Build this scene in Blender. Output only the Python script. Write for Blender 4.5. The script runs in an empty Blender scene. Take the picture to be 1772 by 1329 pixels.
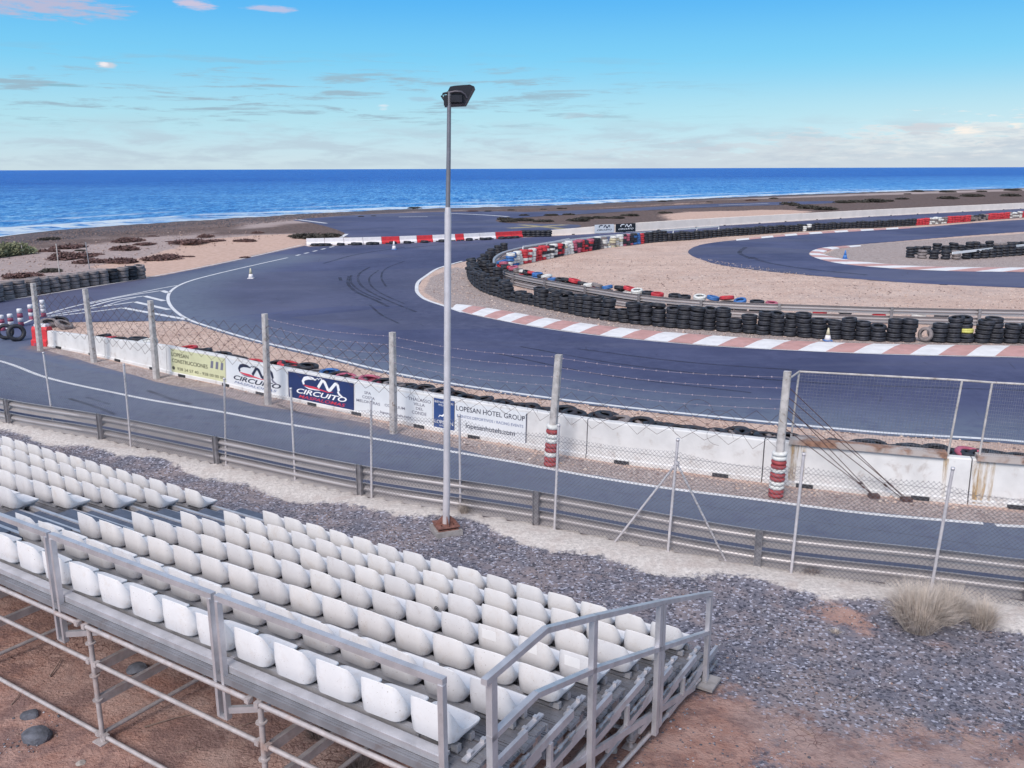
import bpy, bmesh, math, random
import numpy as np
from mathutils import Vector, Matrix, Euler
from mathutils.geometry import tessellate_polygon
random.seed(7); rng = np.random.default_rng(11)
SC = bpy.context.scene; COL = SC.collection
R = math.radians
# ---------------------------------------------------------------- camera model
F, W0, H0, CH = 1530.0, 1772.0, 1329.0, 6.5
TH = math.atan(372.8/F); ROLL = 0.0031
_f = np.array([0, math.cos(TH), -math.sin(TH)]); _r = np.array([1., 0, 0]); _u = np.cross(_r, _f)
_r2 = math.cos(ROLL)*_r - math.sin(ROLL)*_u; _u2 = math.sin(ROLL)*_r + math.cos(ROLL)*_u
CAM = np.array([0, 0, CH])
def ray(x, y): return _f + _r2*(x-886)/F - _u2*(y-664.5)/F
def G(x, y, z=0.0):                      # the point of the plane z seen at a photo position
    d = ray(x, y); t = (z-CH)/d[2]; return CAM + d*t
def proj(P):
    d = np.asarray(P, float)-CAM; zz = d@_f
    return 886+F*(d@_r2)/zz, 664.5-F*(d@_u2)/zz
def vert(b, t, bz=0.0):                  # foot and head of something upright
    B = G(*b, bz); d = ray(*t); k = (B[:2]@d[:2])/(d[:2]@d[:2]); return B, CAM + d*k
# stand frame
P0 = np.array([-0.8175, 6.0474, 2.5803]); RA = R(57.61); FA = R(32.24)
RV = np.array([-math.sin(RA), math.cos(RA), 0]); FV = np.array([math.sin(FA), math.cos(FA), 0])
TREAD, RISE, SP = 0.7935, 0.2642, 0.5
def gz(x, y):
    x = np.asarray(x, float); y = np.asarray(y, float)
    s = (x-P0[0])*FV[0] + (y-P0[1])*FV[1]
    k = np.clip((6.6-s)/6.6, 0, 1); k = k*k*(3-2*k)*.25 + k*.75
    d = np.hypot(x+1, y-7); fall = np.clip((24-d)/9, 0, 1)
    return 0.66*k*fall
def GG(x, y):
    z = 0.
    for _ in range(8):
        P = G(x, y, z); z = float(gz(P[0], P[1]))
    P[2] = z; return P
# ---------------------------------------------------------------- object helpers
def link(o, parent=None):
    COL.objects.link(o)
    if parent is not None: o.parent = parent
    return o
def tag(o, label=None, cat=None, group=None, kind=None):
    if label: o['label'] = label
    if cat: o['category'] = cat
    if group: o['group'] = group
    if kind: o['kind'] = kind
    return o
def empty(name, loc=(0, 0, 0), rz=0.):
    o = bpy.data.objects.new(name, None); o.empty_display_size = .1
    o.location = loc; o.rotation_euler = (0, 0, rz); COL.objects.link(o); return o
class MB:
    """collects shapes into one mesh"""
    def __init__(s): s.v = []; s.f = []; s.m = []; s.sm = []
    def add(s, vs, fs, mi=0, smooth=False):
        n = len(s.v); s.v += [tuple(map(float, p)) for p in vs]
        for q in fs: s.f.append(tuple(i+n for i in q)); s.m.append(mi); s.sm.append(smooth)
    def box(s, c, size, M=None, mi=0):
        hx, hy, hz = [a/2 for a in size]
        vs = [Vector((x*hx, y*hy, z*hz)) for x in (-1, 1) for y in (-1, 1) for z in (-1, 1)]
        if M is not None: vs = [M @ v for v in vs]
        c = Vector(c); vs = [v+c for v in vs]
        s.add(vs, [(0, 1, 3, 2), (4, 6, 7, 5), (0, 4, 5, 1), (2, 3, 7, 6), (0, 2, 6, 4), (1, 5, 7, 3)], mi)
    def bar(s, a, b, w, h, mi=0, up=(0, 0, 1)):        # rectangular bar between two points
        a = Vector(a); b = Vector(b); d = (b-a); L = d.length; d.normalize()
        sd = d.cross(Vector(up)); 
        if sd.length < 1e-4: sd = d.cross(Vector((FV[0], FV[1], 0)))
        sd.normalize(); u = sd.cross(d)
        vs = []
        for p in (a, b):
            for sx, sy in ((-1, -1), (1, -1), (1, 1), (-1, 1)): vs.append(p + sd*(sx*w/2) + u*(sy*h/2))
        s.add(vs, [(3, 2, 1, 0), (4, 5, 6, 7), (0, 1, 5, 4), (1, 2, 6, 5), (2, 3, 7, 6), (3, 0, 4, 7)], mi)
    def tube(s, pts, r, n=8, mi=0, cap=True, smooth=True):
        pts = [Vector(p) for p in pts]; rs = r if isinstance(r, (list, tuple)) else [r]*len(pts)
        vs = []; fs = []
        ref = Vector((0, 0, 1))
        for k, p in enumerate(pts):
            d = (pts[min(k+1, len(pts)-1)] - pts[max(k-1, 0)]).normalized()
            a = d.cross(ref)
            if a.length < .05: a = d.cross(Vector((0.3, 1, 0)))
            a.normalize(); b = d.cross(a)
            for j in range(n):
                t = 2*math.pi*j/n; vs.append(p + a*(rs[k]*math.cos(t)) + b*(rs[k]*math.sin(t)))
        for k in range(len(pts)-1):
            for j in range(n):
                fs.append((k*n+j, k*n+(j+1) % n, (k+1)*n+(j+1) % n, (k+1)*n+j))
        s.add(vs, fs, mi, smooth)
        if cap:
            s.add(vs[:n], [tuple(range(n))], mi); s.add(vs[-n:], [tuple(reversed(range(n)))], mi)
    def lathe(s, prof, n=20, M=None, mi=0, closed=True):
        vs = []; fs = []; m = len(prof)
        for j in range(n):
            t = 2*math.pi*j/n
            for (r, z) in prof:
                v = Vector((r*math.cos(t), r*math.sin(t), z)); vs.append(M @ v if M is not None else v)
        for j in range(n):
            k = (j+1) % n
            for i in range(m if closed else m-1):
                fs.append((j*m+i, k*m+i, k*m+(i+1) % m, j*m+(i+1) % m))
        s.add(vs, fs, mi, True)
    def build(s, name, mats, parent=None, loc=None, rz=0.):
        me = bpy.data.meshes.new(name); me.from_pydata(s.v, [], s.f)
        if not isinstance(mats, (list, tuple)): mats = [mats]
        for m in mats: me.materials.append(m)
        me.polygons.foreach_set('material_index', s.m); me.polygons.foreach_set('use_smooth', s.sm)
        me.update(); o = bpy.data.objects.new(name, me); link(o, parent)
        if loc is not None: o.location = loc
        o.rotation_euler = (0, 0, rz); return o
def inst(src, name, parent=None, loc=(0, 0, 0), rot=(0, 0, 0), sc=None):
    o = bpy.data.objects.new(name, src); link(o, parent); o.location = loc; o.rotation_euler = rot
    if sc is not None: o.scale = sc if hasattr(sc, '__len__') else (sc,)*3
    return o
ONES = ['', 'first', 'second', 'third', 'fourth', 'fifth', 'sixth', 'seventh', 'eighth', 'ninth', 'tenth', 'eleventh', 'twelfth', 'thirteenth', 'fourteenth', 'fifteenth', 'sixteenth', 'seventeenth', 'eighteenth', 'nineteenth']
TENS = ['', '', 'twenty', 'thirty', 'forty', 'fifty', 'sixty', 'seventy', 'eighty', 'ninety']
TTH = ['', '', 'twentieth', 'thirtieth', 'fortieth', 'fiftieth', 'sixtieth', 'seventieth', 'eightieth', 'ninetieth']
def ordw(n):
    if n < 20: return ONES[n]
    if n >= 100: return ('hundredth' if n == 100 else 'hundred-and-'+ordw(n-100))
    return TTH[n//10] if n % 10 == 0 else TENS[n//10]+'-'+ONES[n % 10]
# ---------------------------------------------------------------- path helpers
def P2(pts, z=0.): return [G(x, y, z)[:2] for x, y in pts]
def smooth(pts, step=.5, closed=False):
    pts = [np.array(p, float) for p in pts]; out = []
    n = len(pts)
    for i in range(n if closed else n-1):
        p1, p2 = pts[i], pts[(i+1) % n]
        p0 = pts[(i-1) % n] if (closed or i > 0) else 2*p1-p2
        p3 = pts[(i+2) % n] if (closed or i < n-2) else 2*p2-p1
        # centripetal catmull-rom
        t0 = 0; t1 = t0+max(np.linalg.norm(p1-p0), 1e-3)**.5; t2 = t1+max(np.linalg.norm(p2-p1), 1e-3)**.5; t3 = t2+max(np.linalg.norm(p3-p2), 1e-3)**.5
        m = max(1, int(np.linalg.norm(p2-p1)/step))
        for k in range(m):
            t = t1+(t2-t1)*k/m
            a1 = (t1-t)/(t1-t0)*p0+(t-t0)/(t1-t0)*p1; a2 = (t2-t)/(t2-t1)*p1+(t-t1)/(t2-t1)*p2; a3 = (t3-t)/(t3-t2)*p2+(t-t2)/(t3-t2)*p3
            b1 = (t2-t)/(t2-t0)*a1+(t-t0)/(t2-t0)*a2; b2 = (t3-t)/(t3-t1)*a2+(t-t1)/(t3-t1)*a3
            out.append((t2-t)/(t2-t1)*b1+(t-t1)/(t2-t1)*b2)
    if not closed: out.append(pts[-1])
    return out
class Path:
    def __init__(s, pts, step=.3, raw=False):
        s.p = np.array(pts if raw else smooth(pts, step)); d = np.linalg.norm(np.diff(s.p, axis=0), axis=1)
        s.s = np.concatenate([[0], np.cumsum(d)]); s.L = s.s[-1]
    def at(s, t):
        t = min(max(t, 0), s.L); return np.array([np.interp(t, s.s, s.p[:, 0]), np.interp(t, s.s, s.p[:, 1])])
    def tan(s, t, e=.15):
        d = s.at(min(t+e, s.L))-s.at(max(t-e, 0)); return d/np.linalg.norm(d)
    def nor(s, t):                         # right-hand normal
        d = s.tan(t); return np.array([d[1], -d[0]])
    def off(s, t, o): return s.at(t)+s.nor(t)*o
    def sx(s, x, z=0.5):                   # arc length where the path passes photo column x
        best = min(np.linspace(0, s.L, 1500), key=lambda t: abs(proj([*s.at(t), z])[0]-x)); return float(best)
def pip(X, Y, poly):
    ins = np.zeros(X.shape, bool); n = len(poly)
    for i in range(n):
        x1, y1 = poly[i]; x2, y2 = poly[(i+1) % n]
        if y1 == y2: continue
        c = ((y1 > Y) != (y2 > Y)) & (X < (x2-x1)*(Y-y1)/(y2-y1)+x1); ins ^= c
    return ins
def sdist(X, Y, poly, closed=True):
    d = np.full(X.shape, 1e9); n = len(poly)
    for i in range(n if closed else n-1):
        x1, y1 = poly[i]; x2, y2 = poly[(i+1) % n]; dx, dy = x2-x1, y2-y1; L = dx*dx+dy*dy+1e-12
        t = np.clip(((X-x1)*dx+(Y-y1)*dy)/L, 0, 1); d = np.minimum(d, np.hypot(X-x1-t*dx, Y-y1-t*dy))
    return d
def sd(X, Y, poly):                        # positive inside
    d = sdist(X, Y, poly); return np.where(pip(X, Y, poly), d, -d)
# ---------------------------------------------------------------- materials
def nt(m): m.use_nodes = True; return m.node_tree
class N:
    def __init__(s, t): s.t = t; s.n = t.nodes; s.l = t.links
    def new(s, typ, **k):
        n = s.n.new(typ)
        for a, b in k.items(): setattr(n, a, b)
        return n
    def setin(s, n, i, v):
        if v is None: return
        if isinstance(v, bpy.types.NodeSocket): s.l.new(v, n.inputs[i])
        else: n.inputs[i].default_value = v
    def math(s, op, a, b=None, c=None, clamp=False):
        n = s.new('ShaderNodeMath', operation=op); n.use_clamp = clamp
        for i, v in enumerate((a, b, c)): s.setin(n, i, v)
        return n.outputs[0]
    def mix(s, f, a, b):
        n = s.new('ShaderNodeMix', data_type='RGBA'); s.setin(n, 0, f)
        for i, v in ((6, a), (7, b)): s.setin(n, i, (*v, 1) if isinstance(v, tuple) and len(v) == 3 else v)
        return n.outputs[2]
    def noise(s, vec, scale, detail=4, rough=.55, dist=0):
        n = s.new('ShaderNodeTexNoise'); s.setin(n, 'Vector', vec); n.inputs['Scale'].default_value = scale
        n.inputs['Detail'].default_value = detail; n.inputs['Roughness'].default_value = rough; n.inputs['Distortion'].default_value = dist
        return n.outputs['Fac']
    def vor(s, vec, scale, feature='F1', out='Distance'):
        n = s.new('ShaderNodeTexVoronoi', feature=feature); s.setin(n, 'Vector', vec); n.inputs['Scale'].default_value = scale
        return n.outputs[out]
    def ss(s, v, lo, hi):
        n = s.new('ShaderNodeMapRange', interpolation_type='SMOOTHSTEP'); s.setin(n, 0, v); s.setin(n, 1, lo); s.setin(n, 2, hi); return n.outputs[0]
    def mapping(s, vec, scale=(1, 1, 1), rot=(0, 0, 0), loc=(0, 0, 0)):
        n = s.new('ShaderNodeMapping'); s.setin(n, 0, vec); n.inputs['Scale'].default_value = scale; n.inputs['Rotation'].default_value = rot; n.inputs['Location'].default_value = loc
        return n.outputs[0]
    def bump(s, h, strength=.4, dist=.02):
        n = s.new('ShaderNodeBump'); s.setin(n, 'Height', h); n.inputs['Strength'].default_value = strength; n.inputs['Distance'].default_value = dist; return n.outputs[0]
def mat(name, col, rough=.6, metal=0., var=.25, vscale=6., dirt=None, dscale=3., dthr=(.55, .75), bump=0., bscale=60., spec=.5, coord='Object'):
    m = bpy.data.materials.new(name); n = N(nt(m)); b = n.n['Principled BSDF']
    tc = n.new('ShaderNodeTexCoord').outputs[coord]
    f = n.noise(tc, vscale, 5, .6)
    lo = tuple(c*(1-var) for c in col); hi = tuple(min(1, c*(1+var*.6)) for c in col)
    c = n.mix(n.ss(f, .3, .7), lo, hi)
    if dirt:
        g = n.noise(tc, dscale, 6, .65, .4); c = n.mix(n.ss(g, *dthr), c, dirt)
    n.l.new(c, b.inputs['Base Color']); b.inputs['Roughness'].default_value = rough; b.inputs['Metallic'].default_value = metal
    b.inputs['Specular IOR Level'].default_value = spec
    if bump: n.l.new(n.bump(n.noise(tc, bscale, 3), bump, .01), b.inputs['Normal'])
    return m
M = {}
M['white_wall'] = mat('painted_concrete', (.66, .65, .65), .7, var=.10, vscale=2, dirt=(.38, .32, .29), dscale=2.6, dthr=(.54, .80), bump=.15)
M['far_wall'] = mat('far_painted_concrete', (.84, .74, .67), .7, var=.08, vscale=.6, dirt=(.5, .42, .37), dscale=.5, dthr=(.6, .9))
M['galv'] = mat('galvanised_steel', (.40, .39, .41), .45, .75, var=.25, vscale=9, dirt=(.22, .19, .19), dscale=5, dthr=(.6, .85))
M['rail'] = mat('weathered_guardrail', (.47, .445, .455), .42, .45, var=.05, vscale=.8, dirt=(.29, .25, .245), dscale=.5, dthr=(.5, .95))
M['alu'] = mat('aluminium', (.60, .59, .62), .42, .6, var=.15, vscale=5, dirt=(.24, .22, .23), dscale=4, dthr=(.58, .85))
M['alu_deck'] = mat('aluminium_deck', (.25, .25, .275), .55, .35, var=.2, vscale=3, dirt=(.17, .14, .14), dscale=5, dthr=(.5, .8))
M['tube'] = mat('dusty_scaffold_tube', (.50, .45, .45), .55, .3, var=.2, vscale=8, dirt=(.38, .26, .22), dscale=4, dthr=(.5, .8))
M['post_old'] = mat('weathered_post', (.46, .43, .42), .8, var=.25, vscale=7, dirt=(.22, .17, .14), dscale=9, dthr=(.55, .7), bump=.3)
M['pole'] = mat('pole_paint', (.60, .57, .60), .5, .2, var=.12, vscale=4, dirt=(.36, .28, .28), dscale=7, dthr=(.62, .85))
M['pole_up'] = mat('pole_grey_metal', (.20, .20, .23), .5, .4, var=.12, vscale=4)
def seatmat(name, col, g):
    m = mat(name, col, .45, var=.05, vscale=4, dirt=g, dscale=9, dthr=(.58, .82)); n = N(m.node_tree); b = n.n['Principled BSDF']
    oi = n.new('ShaderNodeObjectInfo').outputs['Random']; tc = n.new('ShaderNodeTexCoord').outputs['Object']; lk = b.inputs['Base Color'].links[0].from_socket
    off = n.new('ShaderNodeCombineXYZ'); n.l.new(n.math('MULTIPLY', oi, 37.), off.inputs[0]); n.l.new(n.math('MULTIPLY', oi, 91.), off.inputs[1]); va = n.new('ShaderNodeVectorMath', operation='ADD'); n.l.new(tc, va.inputs[0]); n.l.new(off.outputs[0], va.inputs[1])
    st = n.noise(va.outputs[0], 5., 6, .7, .5); c = n.mix(n.math('MULTIPLY', n.ss(st, .5, .75), .5), lk, g); c = n.mix(n.math('MULTIPLY', oi, .16), c, (.54, .53, .56)); sp = n.noise(va.outputs[0], 60., 2); c = n.mix(n.math('MULTIPLY', n.ss(sp, .68, .74), .6), c, (.25, .2, .17)); n.l.new(c, b.inputs['Base Color']); return m
M['seat'] = seatmat('white_seat_plastic', (.76, .75, .765), (.60, .53, .48))
M['seat_worn'] = seatmat('worn_seat_plastic', (.71, .705, .73), (.48, .44, .43))
M['sticker'] = mat('white_sticker', (.86, .86, .88), .4, var=.03)
M['tyre'] = mat('black_tyre_rubber', (.020, .022, .032), .6, var=.5, vscale=7, dirt=(.085, .085, .105), dscale=3, dthr=(.5, .85))
M['tyre_grey'] = mat('dusty_tyre_rubber', (.21, .185, .19), .85, var=.35, vscale=4, dirt=(.22, .18, .17), dscale=3, dthr=(.45, .75))
M['tyre_red'] = mat('red_painted_rubber', (.50, .035, .05), .6, var=.3, vscale=6, dirt=(.20, .04, .05), dscale=5, dthr=(.6, .8))
M['tyre_darkred'] = mat('faded_red_rubber', (.33, .055, .06), .65, var=.2, vscale=6)
M['tyre_white'] = mat('white_painted_rubber', (.66, .66, .64), .6, var=.2, vscale=6, dirt=(.30, .28, .28), dscale=6, dthr=(.55, .75))
M['tyre_blue'] = mat('blue_painted_rubber', (.04, .14, .38), .6, var=.3, vscale=6)
M['tyre_pink'] = mat('faded_pink_rubber', (.42, .10, .16), .6, var=.3, vscale=6)
M['tyre_cream'] = mat('cream_painted_rubber', (.55, .50, .36), .6, var=.2, vscale=6)
M['tyre_yellow'] = mat('yellow_rubber', (.60, .58, .15), .6, var=.2)
M['red_plastic'] = mat('red_plastic', (.62, .04, .05), .45, var=.2, vscale=1.5)
M['white_plastic'] = mat('white_plastic', (.78, .74, .76), .45, var=.1, vscale=1.5, dirt=(.6, .42, .42), dscale=1.2)
M['rust'] = mat('rusty_steel', (.30, .17, .12), .8, .1, var=.4, vscale=9, dirt=(.44, .39, .37), dscale=1.6, dthr=(.40, .58))
M['rust_base'] = mat('rusty_base', (.22, .10, .08), .8, .1, var=.35, vscale=12, bump=.3)
M['post_galv'] = mat('pale_galvanised_post', (.60, .57, .59), .5, .3, var=.15, vscale=9, dirt=(.32, .28, .28), dscale=6, dthr=(.6, .85))
M['wire'] = mat('fence_wire', (.15, .15, .18), .5, .4, var=.2)
M['rust_wire'] = mat('rusty_wire', (.10, .055, .05), .8, .1, var=.3)
M['light_wire'] = mat('pinkish_wire', (.42, .34, .40), .6, .2, var=.2)
M['black'] = mat('black_paint', (.012, .013, .018), .5, var=.3)
M['dark'] = mat('dark_gap', (.03, .03, .035), .8, var=.3)
M['head'] = mat('floodlight_housing', (.014, .014, .022), .45, .3, var=.3, vscale=10)
M['head_in'] = mat('floodlight_bracket', (.11, .10, .12), .5, .5, var=.2, vscale=10)
M['concrete'] = mat('pad_concrete', (.30, .28, .28), .9, var=.25, vscale=8, bump=.4)
M['navy'] = mat('navy_banner', (.018, .036, .13), .55, var=.12, vscale=2)
M['blue_ban'] = mat('blue_banner', (.03, .07, .22), .55, var=.12, vscale=2)
M['white_ban'] = mat('white_banner', (.68, .70, .73), .55, var=.05, vscale=2)
M['olive_ban'] = mat('olive_banner', (.60, .60, .38), .55, var=.08, vscale=2)
M['ink'] = mat('dark_print', (.02, .025, .06), .6, var=.1)
M['ink_g'] = mat('grey_print', (.18, .18, .24), .6, var=.1)
M['ink_b'] = mat('blue_print', (.10, .14, .30), .6, var=.1)
M['ink_o'] = mat('olive_print', (.07, .07, .05), .6, var=.1)
M['ink_w'] = mat('white_print', (.85, .85, .88), .5, var=.05)
M['ink_r'] = mat('red_print', (.62, .05, .09), .6, var=.1)
M['paint'] = mat('road_paint', (.68, .68, .70), .7, var=.12, vscale=2, dirt=(.30, .31, .36), dscale=5, dthr=(.58, .78))
M['kerb_w'] = mat('kerb_white', (.74, .73, .74), .7, var=.1, vscale=2, dirt=(.45, .40, .42), dscale=2.5, dthr=(.55, .85))
M['kerb_r'] = mat('kerb_faded_red', (.52, .29, .27), .75, var=.15, vscale=2, dirt=(.28, .22, .24), dscale=2, dthr=(.55, .8))
M['straw'] = mat('dry_straw', (.60, .52, .46), .8, var=.35, vscale=5)
M['straw_dk'] = mat('dead_grass', (.24, .19, .18), .9, var=.35, vscale=5)
M['shrub_red'] = mat('dry_reddish_scrub', (.15, .085, .08), .9, var=.4, vscale=3)
M['shrub_dk'] = mat('dark_scrub', (.065, .058, .05), .9, var=.4, vscale=3)
M['shrub_gr'] = mat('green_scrub', (.27, .28, .17), .85, var=.45, vscale=2)
M['shrub_stem'] = mat('scrub_stem', (.10, .07, .05), .9, var=.3)
M['rock'] = mat('dark_basalt', (.11, .115, .14), .85, var=.4, vscale=8, bump=.6, bscale=15)
M['rock_lt'] = mat('pale_rock', (.42, .37, .34), .85, var=.25, vscale=8, bump=.4, bscale=15)
M['blue_tape'] = mat('blue_label', (.05, .25, .60), .5, var=.1)
M['cone_blue'] = mat('cone_blue', (.05, .18, .50), .5, var=.1)
M['stick'] = mat('dry_stick', (.28, .2, .17), .9, var=.3)
# asphalt
def asphalt(name, col, far=False):
    m = bpy.data.materials.new(name); n = N(nt(m)); b = n.n['Principled BSDF']
    tc = n.new('ShaderNodeTexCoord').outputs['Object']
    big = n.noise(tc, .09, 5, .6, .5); mid = n.noise(tc, .6, 6, .65, .3); fine = n.noise(tc, 55, 3, .7); med = n.noise(tc, 9, 4, .7)
    c = n.mix(n.ss(big, .38, .62), tuple(x*.74 for x in col), (col[0]*1.25, col[1]*1.2, col[2]*1.05))
    c = n.mix(n.math('MULTIPLY', n.ss(mid, .45, .7), .5), c, (col[0]*1.5, col[1]*1.42, col[2]*1.2))
    c = n.mix(n.math('MULTIPLY', n.ss(med, .5, .8), .25), c, (col[0]*.65, col[1]*.65, col[2]*.7))
    c = n.mix(n.math('MULTIPLY', n.ss(fine, .52, .8), .45), c, (.15, .15, .19))
    stv = n.noise(n.mapping(tc, (.16, 1.3, 1), (0, 0, R(32))), .8, 5, .65); c = n.mix(n.math('MULTIPLY', n.ss(stv, .55, .7), .28), c, (.045, .05, .10)); st2 = n.noise(n.mapping(tc, (.1, .9, 1), (0, 0, R(28)), (5, 9, 0)), .5, 5, .65); c = n.mix(n.math('MULTIPLY', n.ss(st2, .52, .68), .35), c, (.115, .12, .18))
    pt = n.new('ShaderNodeSeparateColor'); n.l.new(n.vor(n.mapping(tc, (.05, .16, 1), (0, 0, R(30))), 1., 'F1', 'Color'), pt.inputs[0]); c = n.mix(n.math('MULTIPLY', n.math('GREATER_THAN', pt.outputs[0], .72), .22), c, (.14, .14, .175))
    # fine cracks
    cr = n.vor(n.mapping(tc, (1, 1, 1)), .35, 'DISTANCE_TO_EDGE'); crn = n.noise(tc, 1.1, 3)
    c = n.mix(n.math('MULTIPLY', n.math('MULTIPLY', n.math('LESS_THAN', cr, .006), n.ss(crn, .52, .6)), .5), c, (.03, .03, .045))
    a = n.new('ShaderNodeAttribute', attribute_name='wear')
    sep = n.new('ShaderNodeSeparateColor'); n.l.new(a.outputs['Color'], sep.inputs[0])
    wn = n.noise(n.mapping(tc, (1, 1, 1)), 2.2, 5, .7)
    dk = n.math('MULTIPLY', sep.outputs[0], n.ss(wn, .2, .7))
    c = n.mix(n.math('MULTIPLY', dk, .9), c, (.034, .040, .095))
    c = n.mix(n.math('MULTIPLY', n.math('MULTIPLY', n.ss(sep.outputs[2], .05, .8), n.ss(wn, .1, .6)), .8), c, (.135, .165, .225))
    ds = n.ss(n.math('ADD', sep.outputs[1], n.math('MULTIPLY', n.math('SUBTRACT', wn, .5), .9)), .45, .9)
    c = n.mix(n.math('MULTIPLY', ds, .75), c, (.24, .18, .17))
    n.l.new(c, b.inputs['Base Color']); b.inputs['Roughness'].default_value = .82; b.inputs['Specular IOR Level'].default_value = .3
    n.l.new(n.bump(n.math('ADD', fine, n.math('MULTIPLY', med, .6)), .35, .006), b.inputs['Normal'])
    return m
M['asphalt'] = asphalt('track_asphalt', (.062, .073, .165))
# ground
def ground_mat():
    m = bpy.data.materials.new('ground_earth'); n = N(nt(m)); b = n.n['Principled BSDF']
    tc = n.new('ShaderNodeTexCoord').outputs['Object']
    def att(nm):
        a = n.new('ShaderNodeAttribute', attribute_name=nm); s = n.new('ShaderNodeSeparateColor'); n.l.new(a.outputs['Color'], s.inputs[0]); return s.outputs
    A = att('zoneA'); B = att('zoneB'); C = att('zoneC')
    n1 = n.noise(tc, .35, 7, .65, .6); n2 = n.noise(tc, 2.3, 7, .7, .3); n3 = n.noise(tc, 14, 5, .7); n4 = n.noise(tc, 60, 3, .7)
    edge = n.math('ADD', n.math('MULTIPLY', n1, .5), n.math('ADD', n.math('MULTIPLY', n2, .6), n.math('MULTIPLY', n3, .35)))
    edge = n.math('SUBTRACT', edge, .73)
    def w(v, soft=.12, k=1.0): return n.ss(n.math('ADD', v, n.math('MULTIPLY', edge, k)), .5-soft, .5+soft)
    pv = n.vor(tc, 28, 'F1', 'Color'); ps = n.new('ShaderNodeSeparateColor'); n.l.new(pv, ps.inputs[0]); peb = ps.outputs[0]
    pv2 = n.vor(tc, 7, 'F1', 'Color'); ps2 = n.new('ShaderNodeSeparateColor'); n.l.new(pv2, ps2.inputs[0]); peb2 = ps2.outputs[0]
    # base: grey-brown scrubland
    c = n.mix(n.ss(n2, .3, .7), (.30, .235, .225), (.46, .37, .35))
    c = n.mix(n.math('MULTIPLY', n.ss(n3, .5, .75), .4), c, (.20, .15, .145))
    # brown scrub soil
    s = n.mix(n.ss(n2, .35, .65), (.085, .062, .060), (.20, .14, .125)); s = n.mix(n.math('MULTIPLY', n.ss(n3, .5, .7), .5), s, (.05, .04, .04))
    c = n.mix(w(B[2], .15), c, s)
    # pink sand
    s = n.mix(n.ss(n2, .3, .7), (.48, .325, .26), (.62, .44, .365)); s = n.mix(n.math('MULTIPLY', n.ss(n3, .55, .75), .35), s, (.34, .22, .19))
    c = n.mix(w(B[0], .1, .8), c, s)
    # pebble beach
    s = n.mix(n.ss(n3, .35, .65), (.06, .052, .062), (.17, .14, .145))
    c = n.mix(w(B[1], .12, .6), c, s)
    # tan gravel
    s = n.mix(n.ss(n1, .3, .7), (.50, .345, .285), (.64, .475, .40)); s = n.mix(n.math('MULTIPLY', n.ss(peb, .45, .95), .5), s, (.74, .61, .53))
    s = n.mix(n.math('MULTIPLY', n.math('GREATER_THAN', peb, .90), .7), s, (.22, .15, .14)); s = n.mix(n.math('MULTIPLY', n.ss(n3, .55, .7), .25), s, (.36, .25, .22))
    s = n.mix(n.math('MULTIPLY', n.math('GREATER_THAN', peb2, .93), .55), s, (.24, .17, .16))
    ru = n.noise(n.mapping(tc, (.10, .6, 1), (0, 0, R(-24))), 1.6, 5, .6, .6); s = n.mix(n.math('MULTIPLY', n.ss(ru, .52, .66), .45), s, (.40, .29, .25)); s = n.mix(n.math('MULTIPLY', n.ss(n.noise(tc, .16, 4, .6), .5, .66), .4), s, (.50, .41, .38))
    c = n.mix(w(A[2], .08, .35), c, s)
    # greyish trampled gravel (zoneC r)
    s = n.mix(n.ss(n2, .3, .7), (.30, .235, .22), (.44, .36, .335)); s = n.mix(n.math('MULTIPLY', n.math('GREATER_THAN', peb, .72), .6), s, (.50, .45, .44)); s = n.mix(n.math('MULTIPLY', n.math('LESS_THAN', peb, .2), .6), s, (.12, .1, .11))
    c = n.mix(w(C[0], .1, .5), c, s)
    # dark gravel
    s = n.mix(n.ss(n3, .3, .7), (.115, .115, .15), (.24, .235, .28)); s = n.mix(n.math('MULTIPLY', n.ss(n2, .42, .62), .6), s, (.30, .25, .26)); s = n.mix(n.math('MULTIPLY', n.ss(n1, .50, .62), .5), s, (.36, .29, .28))
    s = n.mix(n.math('MULTIPLY', n.math('GREATER_THAN', peb, .9), .9), s, (.46, .46, .55)); s = n.mix(n.math('MULTIPLY', n.math('LESS_THAN', peb, .2), .7), s, (.035, .037, .055))
    c = n.mix(w(A[1], .14, 1.2), c, s)
    # red earth
    s = n.mix(n.ss(n2, .3, .7), (.32, .17, .135), (.48, .31, .265)); s = n.mix(n.ss(n3, .54, .70), s, (.19, .10, .09))
    s = n.mix(n.math('MULTIPLY', n.ss(n1, .5, .65), .5), s, (.42, .33, .31)); s = n.mix(n.math('MULTIPLY', n.ss(n.noise(tc, 1.1, 6, .7), .47, .60), .7), s, (.19, .12, .115))
    ck = n.vor(n.mapping(tc, (1, 1, 1)), 9, 'DISTANCE_TO_EDGE'); ckm = n.math('MULTIPLY', n.math('LESS_THAN', ck, .028), n.ss(n.noise(tc, .8, 3), .54, .62))
    s = n.mix(n.math('MULTIPLY', ckm, .75), s, (.11, .05, .045))
    wr = w(A[0], .16, 1.9); c = n.mix(wr, c, s)
    # chalk
    al = att('zoneC'); s = n.mix(n.ss(n3, .3, .7), (.50, .46, .44), (.74, .69, .66)); s = n.mix(n.math('MULTIPLY', n.ss(n2, .45, .7), .5), s, (.46, .38, .35))
    s = n.mix(n.math('MULTIPLY', n.ss(n4, .55, .75), .4), s, (.27, .26, .29))
    c = n.mix(w(al[1], .14, 1.7), c, s)
    n.l.new(c, b.inputs['Base Color']); b.inputs['Roughness'].default_value = .95; b.inputs['Specular IOR Level'].default_value = .15
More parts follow.
